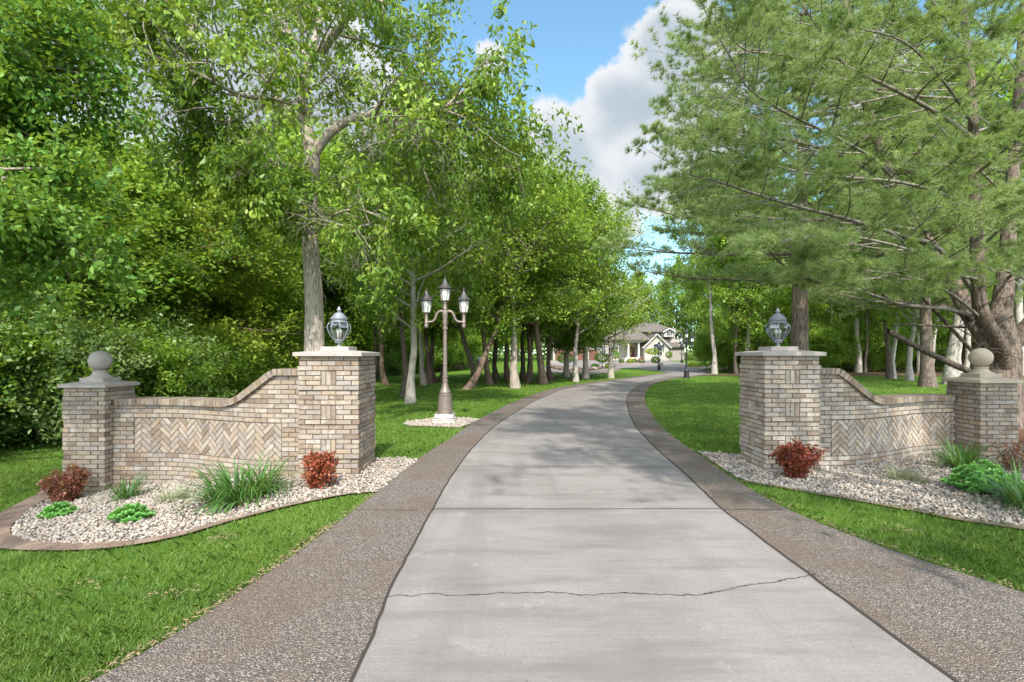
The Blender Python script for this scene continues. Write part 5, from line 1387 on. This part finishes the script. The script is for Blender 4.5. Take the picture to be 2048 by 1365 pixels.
# planter island in the courtyard
def planter():
    c = (16.9, 69.0); z = gzf(*c) + .03
    t = tag(empty('planter_island', (c[0], c[1], z)), 'low oval stone planter island in the courtyard before the house', 'planter'); b = MB()
    n = 44
    for row in range(2):
        for k in range(n):
            a = (k + .5 * row) * 2 * math.pi / n; x, y = 3.3 * math.cos(a), 2.3 * math.sin(a)
            tx, ty = -3.3 * math.sin(a), 2.3 * math.cos(a); rot = Matrix.Rotation(math.atan2(ty, tx), 3, 'Z'); w = math.hypot(tx, ty) * math.pi / n - .01
            b.box(-w, w, -.12, .12, .17 * row, .17 * row + .16, rot, (x, y, 0))
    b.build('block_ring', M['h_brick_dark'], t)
    g = MB(); g.lathe([(3.2, .25), (2.2, .36), (.02, .42)], n=32); o = g.build('gravel_top', M['bed'], t); o.scale = (1, .7, 1)
    return z
pz = planter()
def round_shrub(x, y, z, w, h, lm, label, seed, stem=0.0, name='round_shrub', group=None):
    t = tag(empty(name, (x, y, z)), label, 'shrub', group); r = np.random.default_rng(seed); n = int(900 * max(w, .5))
    u = unit(r.normal(size=(n, 3))); q = r.uniform(.75, 1.05, (n, 1)) ; p = u * q * np.array([w / 2, w / 2, h / 2]) + np.array([0, 0, stem + h / 2])
    L = .11 * r.uniform(.7, 1.3, n); leaves('foliage', p, unit(u + r.normal(0, .7, (n, 3))), unit(u + r.normal(0, .5, (n, 3))), L, L * .7, lm, t)
    b = MB(); b.tube([(0, 0, -.05), (.02, 0, stem * .6 + .05), (0, 0, stem + h * .5)], [.05, .04, .03], 6); b.build('stem', M['bark_brown'], t); return t
for i, (dx, dy, w, h, m, lab) in enumerate(((2.3, -.6, 1.15, .85, M['lf_dark'], 'dark green shrub at the drive end of the planter island'), (-1.2, -1.0, .85, .6, M['lf_yellow'], 'golden yellow-green shrub on the planter island'), (.4, -1.0, .6, .4, M['lf_lav'], 'silvery low shrub in the middle of the planter island'), (.7, .7, .8, .7, M['lf_red2'], 'reddish shrub on the planter island'), (-.3, .3, .7, .6, M['lf_maple'], 'green shrub on the planter island'), (-2.2, -.2, .6, .5, M['lf_grey'], 'pale blue-green shrub at the far end of the planter island'))):
    round_shrub(16.9 + dx, 69 + dy, pz + .3, w, h, m, lab, 200 + i)
for i, (px, py, Yd, w, h, st, m, lab) in enumerate(((1204, 734, 58, 1.7, 1.0, .75, M['lf_dark'], 'dark clipped mushroom-shaped tree on a thin stem above the rock border'), (1131, 730, 60, 1.9, 1.1, .6, M['lf_dark'], 'dark clipped tree above the far end of the rock border'), (1338, 722, 86, 1.1, 1.1, .5, M['lf_maple'], 'round green ball shrub against the side wing of the house'), (1396, 727, 75, 2.0, 1.35, .3, M['lf_grey'], 'large grey-green rounded shrub past the black lamp post'), (1378, 722, 84, 1.1, 1.2, .3, M['lf_maple'], 'bright green upright shrub just past the corner of the house'), (1230, 714, 82, 1.6, 1.2, .5, M['lf_maple'], 'layered small tree in front of the house window'), (1305, 712, 82, 2.2, .9, 1.2, M['lf_yellow'], 'flat-layered pale green tree before the arched window'), (1190, 735, 57, .9, .5, .05, M['lf_dark'], 'low dark shrub on the rock border'), (1217, 733, 58, .7, .5, .05, M['lf_yellow'], 'low golden shrub at the tip of the rock border'), (1385, 737, 62, .9, .5, .05, M['lf_yellow'], 'low golden shrub in the bed past the black lamp post'), (1405, 736, 62, 1.0, .5, .05, M['lf_maple'], 'low green shrub in the bed past the black lamp post'), (1448, 738, 60, 1.1, .5, .05, M['lf_maple'], 'low green shrub at the end of the bed by the pale pillar'), (1425, 735, 64, .9, .5, .05, M['lf_red2'], 'low rusty shrub in the bed past the black lamp post'))):
    x = (px - CX) / F * Yd; round_shrub(x, Yd, gzf(x, Yd), w, h, m, lab, 220 + i, st)
# boulders of the rock border
V0, F0 = ico1()
def boulder(x, y, s, m, lab, grp, seed):
    r = np.random.default_rng(seed); import bmesh
    bm = bmesh.new(); bmesh.ops.create_icosphere(bm, subdivisions=2, radius=s)
    ph = r.uniform(0, 6, 3)
    for v in bm.verts:
        c = v.co / s; k = 1 + .18 * math.sin(c.x * 3 + ph[0]) * math.sin(c.y * 3.3 + ph[1]) + .12 * math.sin(c.z * 4 + ph[2]); v.co *= k; v.co.z *= .7; v.co.x *= 1.25
    me = bpy.data.meshes.new('boulder'); bm.to_mesh(me); bm.free(); me.materials.append(m)
    o = bpy.data.objects.new('boulder', me); link(o); o.location = (x, y, gzf(x, y) + s * .35); o.rotation_euler = (0, 0, r.uniform(0, 6)); return tag(o, lab, 'boulder', grp)
M['rock'] = plain('dark_boulder', (.14, .10, .085), .9, .2, 0, .5, 5, .6); M['rock_pale'] = plain('pale_boulder', (.34, .29, .26), .9, .2, 0, .4, 5, .6)
for i in range(30):
    f = i / 29; px = 1098 + 128 * f; py = 735 + 8.5 * math.sin(math.pi * min(1, f * 1.1)) ; x, y = G(px, py)
    boulder(x, y, random.uniform(.26, .42), M['rock'] if i % 5 else M['rock_pale'], 'brown boulder in the curved rock border between the trees and the courtyard', 'boulders of the rock border', 300 + i)
for i in range(12):
    x, y = G(1398 + i * 6.5, 738 + 2 * math.sin(i)); boulder(x, y, random.uniform(.22, .36), M['rock_pale'], 'pale boulder edging the bed past the black lamp post', 'boulders past the black lamp post', 340 + i)
rb = [G(1085, 744), G(1130, 750), G(1180, 751), G(1215, 747), G(1240, 741), G(1245, 736), G(1210, 733), G(1150, 730), G(1100, 731), G(1080, 737)]
tag(poly_sheet(rb, .03, 'bed_ground', M['bed'], 1.0), kind='structure')
# white gas tank far back among the trees
x, y = G(966, 727)
t = tag(empty('gas_tank', (x, y, gzf(x, y))), 'white cylindrical gas tank lying far back on the lawn behind the crossed trunks', 'tank')
b = MB(); prof = [(.02, -.9), (.2, -.87), (.34, -.76), (.4, -.6), (.4, .6), (.34, .76), (.2, .87), (.02, .9)]
b.lathe(prof, n=20); b.v = [(z, xx, .65 + yy) for xx, yy, z in b.v]; b.build('body', M['h_white'], t, smooth=40)
b = MB()
for sx in (-.5, .5): b.box(sx - .06, sx + .06, -.25, .25, -.05, .3)
b.build('foot', M['rock_pale'], t)

# ------------------------------------------------------------------ camera, sun, sky
cam = bpy.data.cameras.new('camera'); cam.lens = 18.0; cam.sensor_width = 36.0; cam.shift_y = 25.5 / 2048; cam.clip_end = 4000; cam.clip_start = .05
co = bpy.data.objects.new('camera', cam); COL.objects.link(co); co.location = (0, 0, H); co.rotation_euler = (R(90), 0, 0); SC.camera = co
EL = R(46); dirx, diry = -.08, 1.0                      # light travels towards +y, a little to +x
az = math.atan2(-dirx, -diry)                          # where the sun stands
sd = Vector((math.sin(az) * math.cos(EL), math.cos(az) * math.cos(EL), math.sin(EL)))
su = bpy.data.lights.new('sun', 'SUN'); su.energy = SUN_E; su.angle = R(1.0); su.color = (1, .95, .86)
so = bpy.data.objects.new('sun', su); COL.objects.link(so); so.rotation_euler = sd.to_track_quat('Z', 'Y').to_euler(); so.location = (0, -20, 40)
W = bpy.data.worlds.new('World'); SC.world = W; W.use_nodes = True; wt = W.node_tree; wt.nodes.clear()
t = NT.__new__(NT); t.t = wt; t.m = None
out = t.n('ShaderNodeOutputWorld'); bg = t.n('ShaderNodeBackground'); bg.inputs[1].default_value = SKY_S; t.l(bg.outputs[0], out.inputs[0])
sky = t.n('ShaderNodeTexSky'); sky.sky_type = 'NISHITA'; sky.sun_disc = False; sky.sun_elevation = EL; sky.sun_rotation = az; sky.air_density = 1.0; sky.dust_density = .4; sky.ozone_density = 1.4
tc = t.n('ShaderNodeTexCoord'); vec = tc.outputs['Generated']
def vmath(op, a, b):
    nd = t.n('ShaderNodeVectorMath', operation=op)
    for v, i in ((a, 0), (b, 1)):
        if isinstance(v, tuple): nd.inputs[i].default_value = v
        else: t.l(v, nd.inputs[i])
    return nd
n1 = t.noise(vec, 7.0, 10, .62); n2 = t.noise(vec, 2.6, 5, .6); n3 = t.noise(vec, 15.0, 8, .6)
clouds = [(1300, 215, .10), (1215, 205, .085), (1375, 60, .085), (1300, 75, .06), (1440, 190, .13), (1110, 255, .072), (1185, 330, .078), (1120, 325, .07), (1290, 350, .07), (1400, 350, .10), (985, 125, .045),
          (640, 130, .17), (440, 60, .2), (760, 300, .14), (230, 150, .18), (900, 330, .1), (1000, 420, .12), (300, -80, .25), (560, 330, .18), (1250, 440, .08), (1600, 620, .08), (1750, 150, .1)]
best = None
for px, py, rad in clouds:
    d = Vector(((px - CX) / F, 1, (CY - py) / F)).normalized()
    ds = vmath('DISTANCE', vec, tuple(d)).outputs['Value']
    v = t.mrange(ds, rad * 1.15, 0.0)
    best = v if best is None else t.math('ADD', best, v)
sep = t.n('ShaderNodeSeparateXYZ'); t.l(vec, sep.inputs[0])
back = t.mrange(sep.outputs[1], .25, -.15)             # unseen broken cloud over the rest of the sky, added for ambient light
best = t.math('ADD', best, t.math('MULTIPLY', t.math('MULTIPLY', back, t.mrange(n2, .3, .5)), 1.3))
puff = t.math('ADD', t.math('MULTIPLY', t.math('SUBTRACT', n1, .5), 2.3), t.math('MULTIPLY', t.math('SUBTRACT', n3, .5), 1.3))
dens = t.math('ADD', t.math('MINIMUM', best, 1.1), puff)
mask = t.mrange(dens, .30, .66)
shade = t.mrange(t.math('ADD', t.math('MINIMUM', best, 1.3), t.math('MULTIPLY', puff, .55)), .5, 1.5)
cc_ = t.mix(shade, (CLOUD * 1.0, CLOUD * 1.02, CLOUD * 1.05), (CLOUD * .56, CLOUD * .66, CLOUD * .76))
back_fill = t.mrange(sep.outputs[1], .05, -.5, 1.0, 5.2)  # brightens the clouds behind the camera, added as fill light
hs = t.n('ShaderNodeHueSaturation'); hs.inputs['Saturation'].default_value = 0.98; hs.inputs['Value'].default_value = SKYV; t.l(sky.outputs[0], hs.inputs['Color'])
gv = t.n('ShaderNodeVectorMath', operation='SCALE'); t.l(cc_, gv.inputs[0]); t.l(back_fill, gv.inputs['Scale'])
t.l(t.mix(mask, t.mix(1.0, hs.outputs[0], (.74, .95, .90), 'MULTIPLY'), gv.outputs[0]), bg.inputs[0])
SC.view_settings.view_transform = 'Standard'; SC.view_settings.look = 'None'; SC.view_settings.gamma = 1.0; SC.view_settings.exposure = EXPO
W.cycles.sampling_method = 'MANUAL'; W.cycles.sample_map_resolution = 1024
SC.render.engine = 'CYCLES'; cy = SC.cycles
cy.max_bounces = 8; cy.diffuse_bounces = 5; cy.glossy_bounces = 2; cy.transmission_bounces = 3; cy.transparent_max_bounces = 8
cy.use_adaptive_sampling = True; cy.adaptive_threshold = .008; cy.use_denoising = DENOISE; cy.denoiser = 'OPENIMAGEDENOISE'; cy.denoising_prefilter = 'NONE'; cy.denoising_input_passes = 'RGB_ALBEDO_NORMAL'
cy.sample_clamp_indirect = 6.0; cy.caustics_reflective = False; cy.caustics_refractive = False
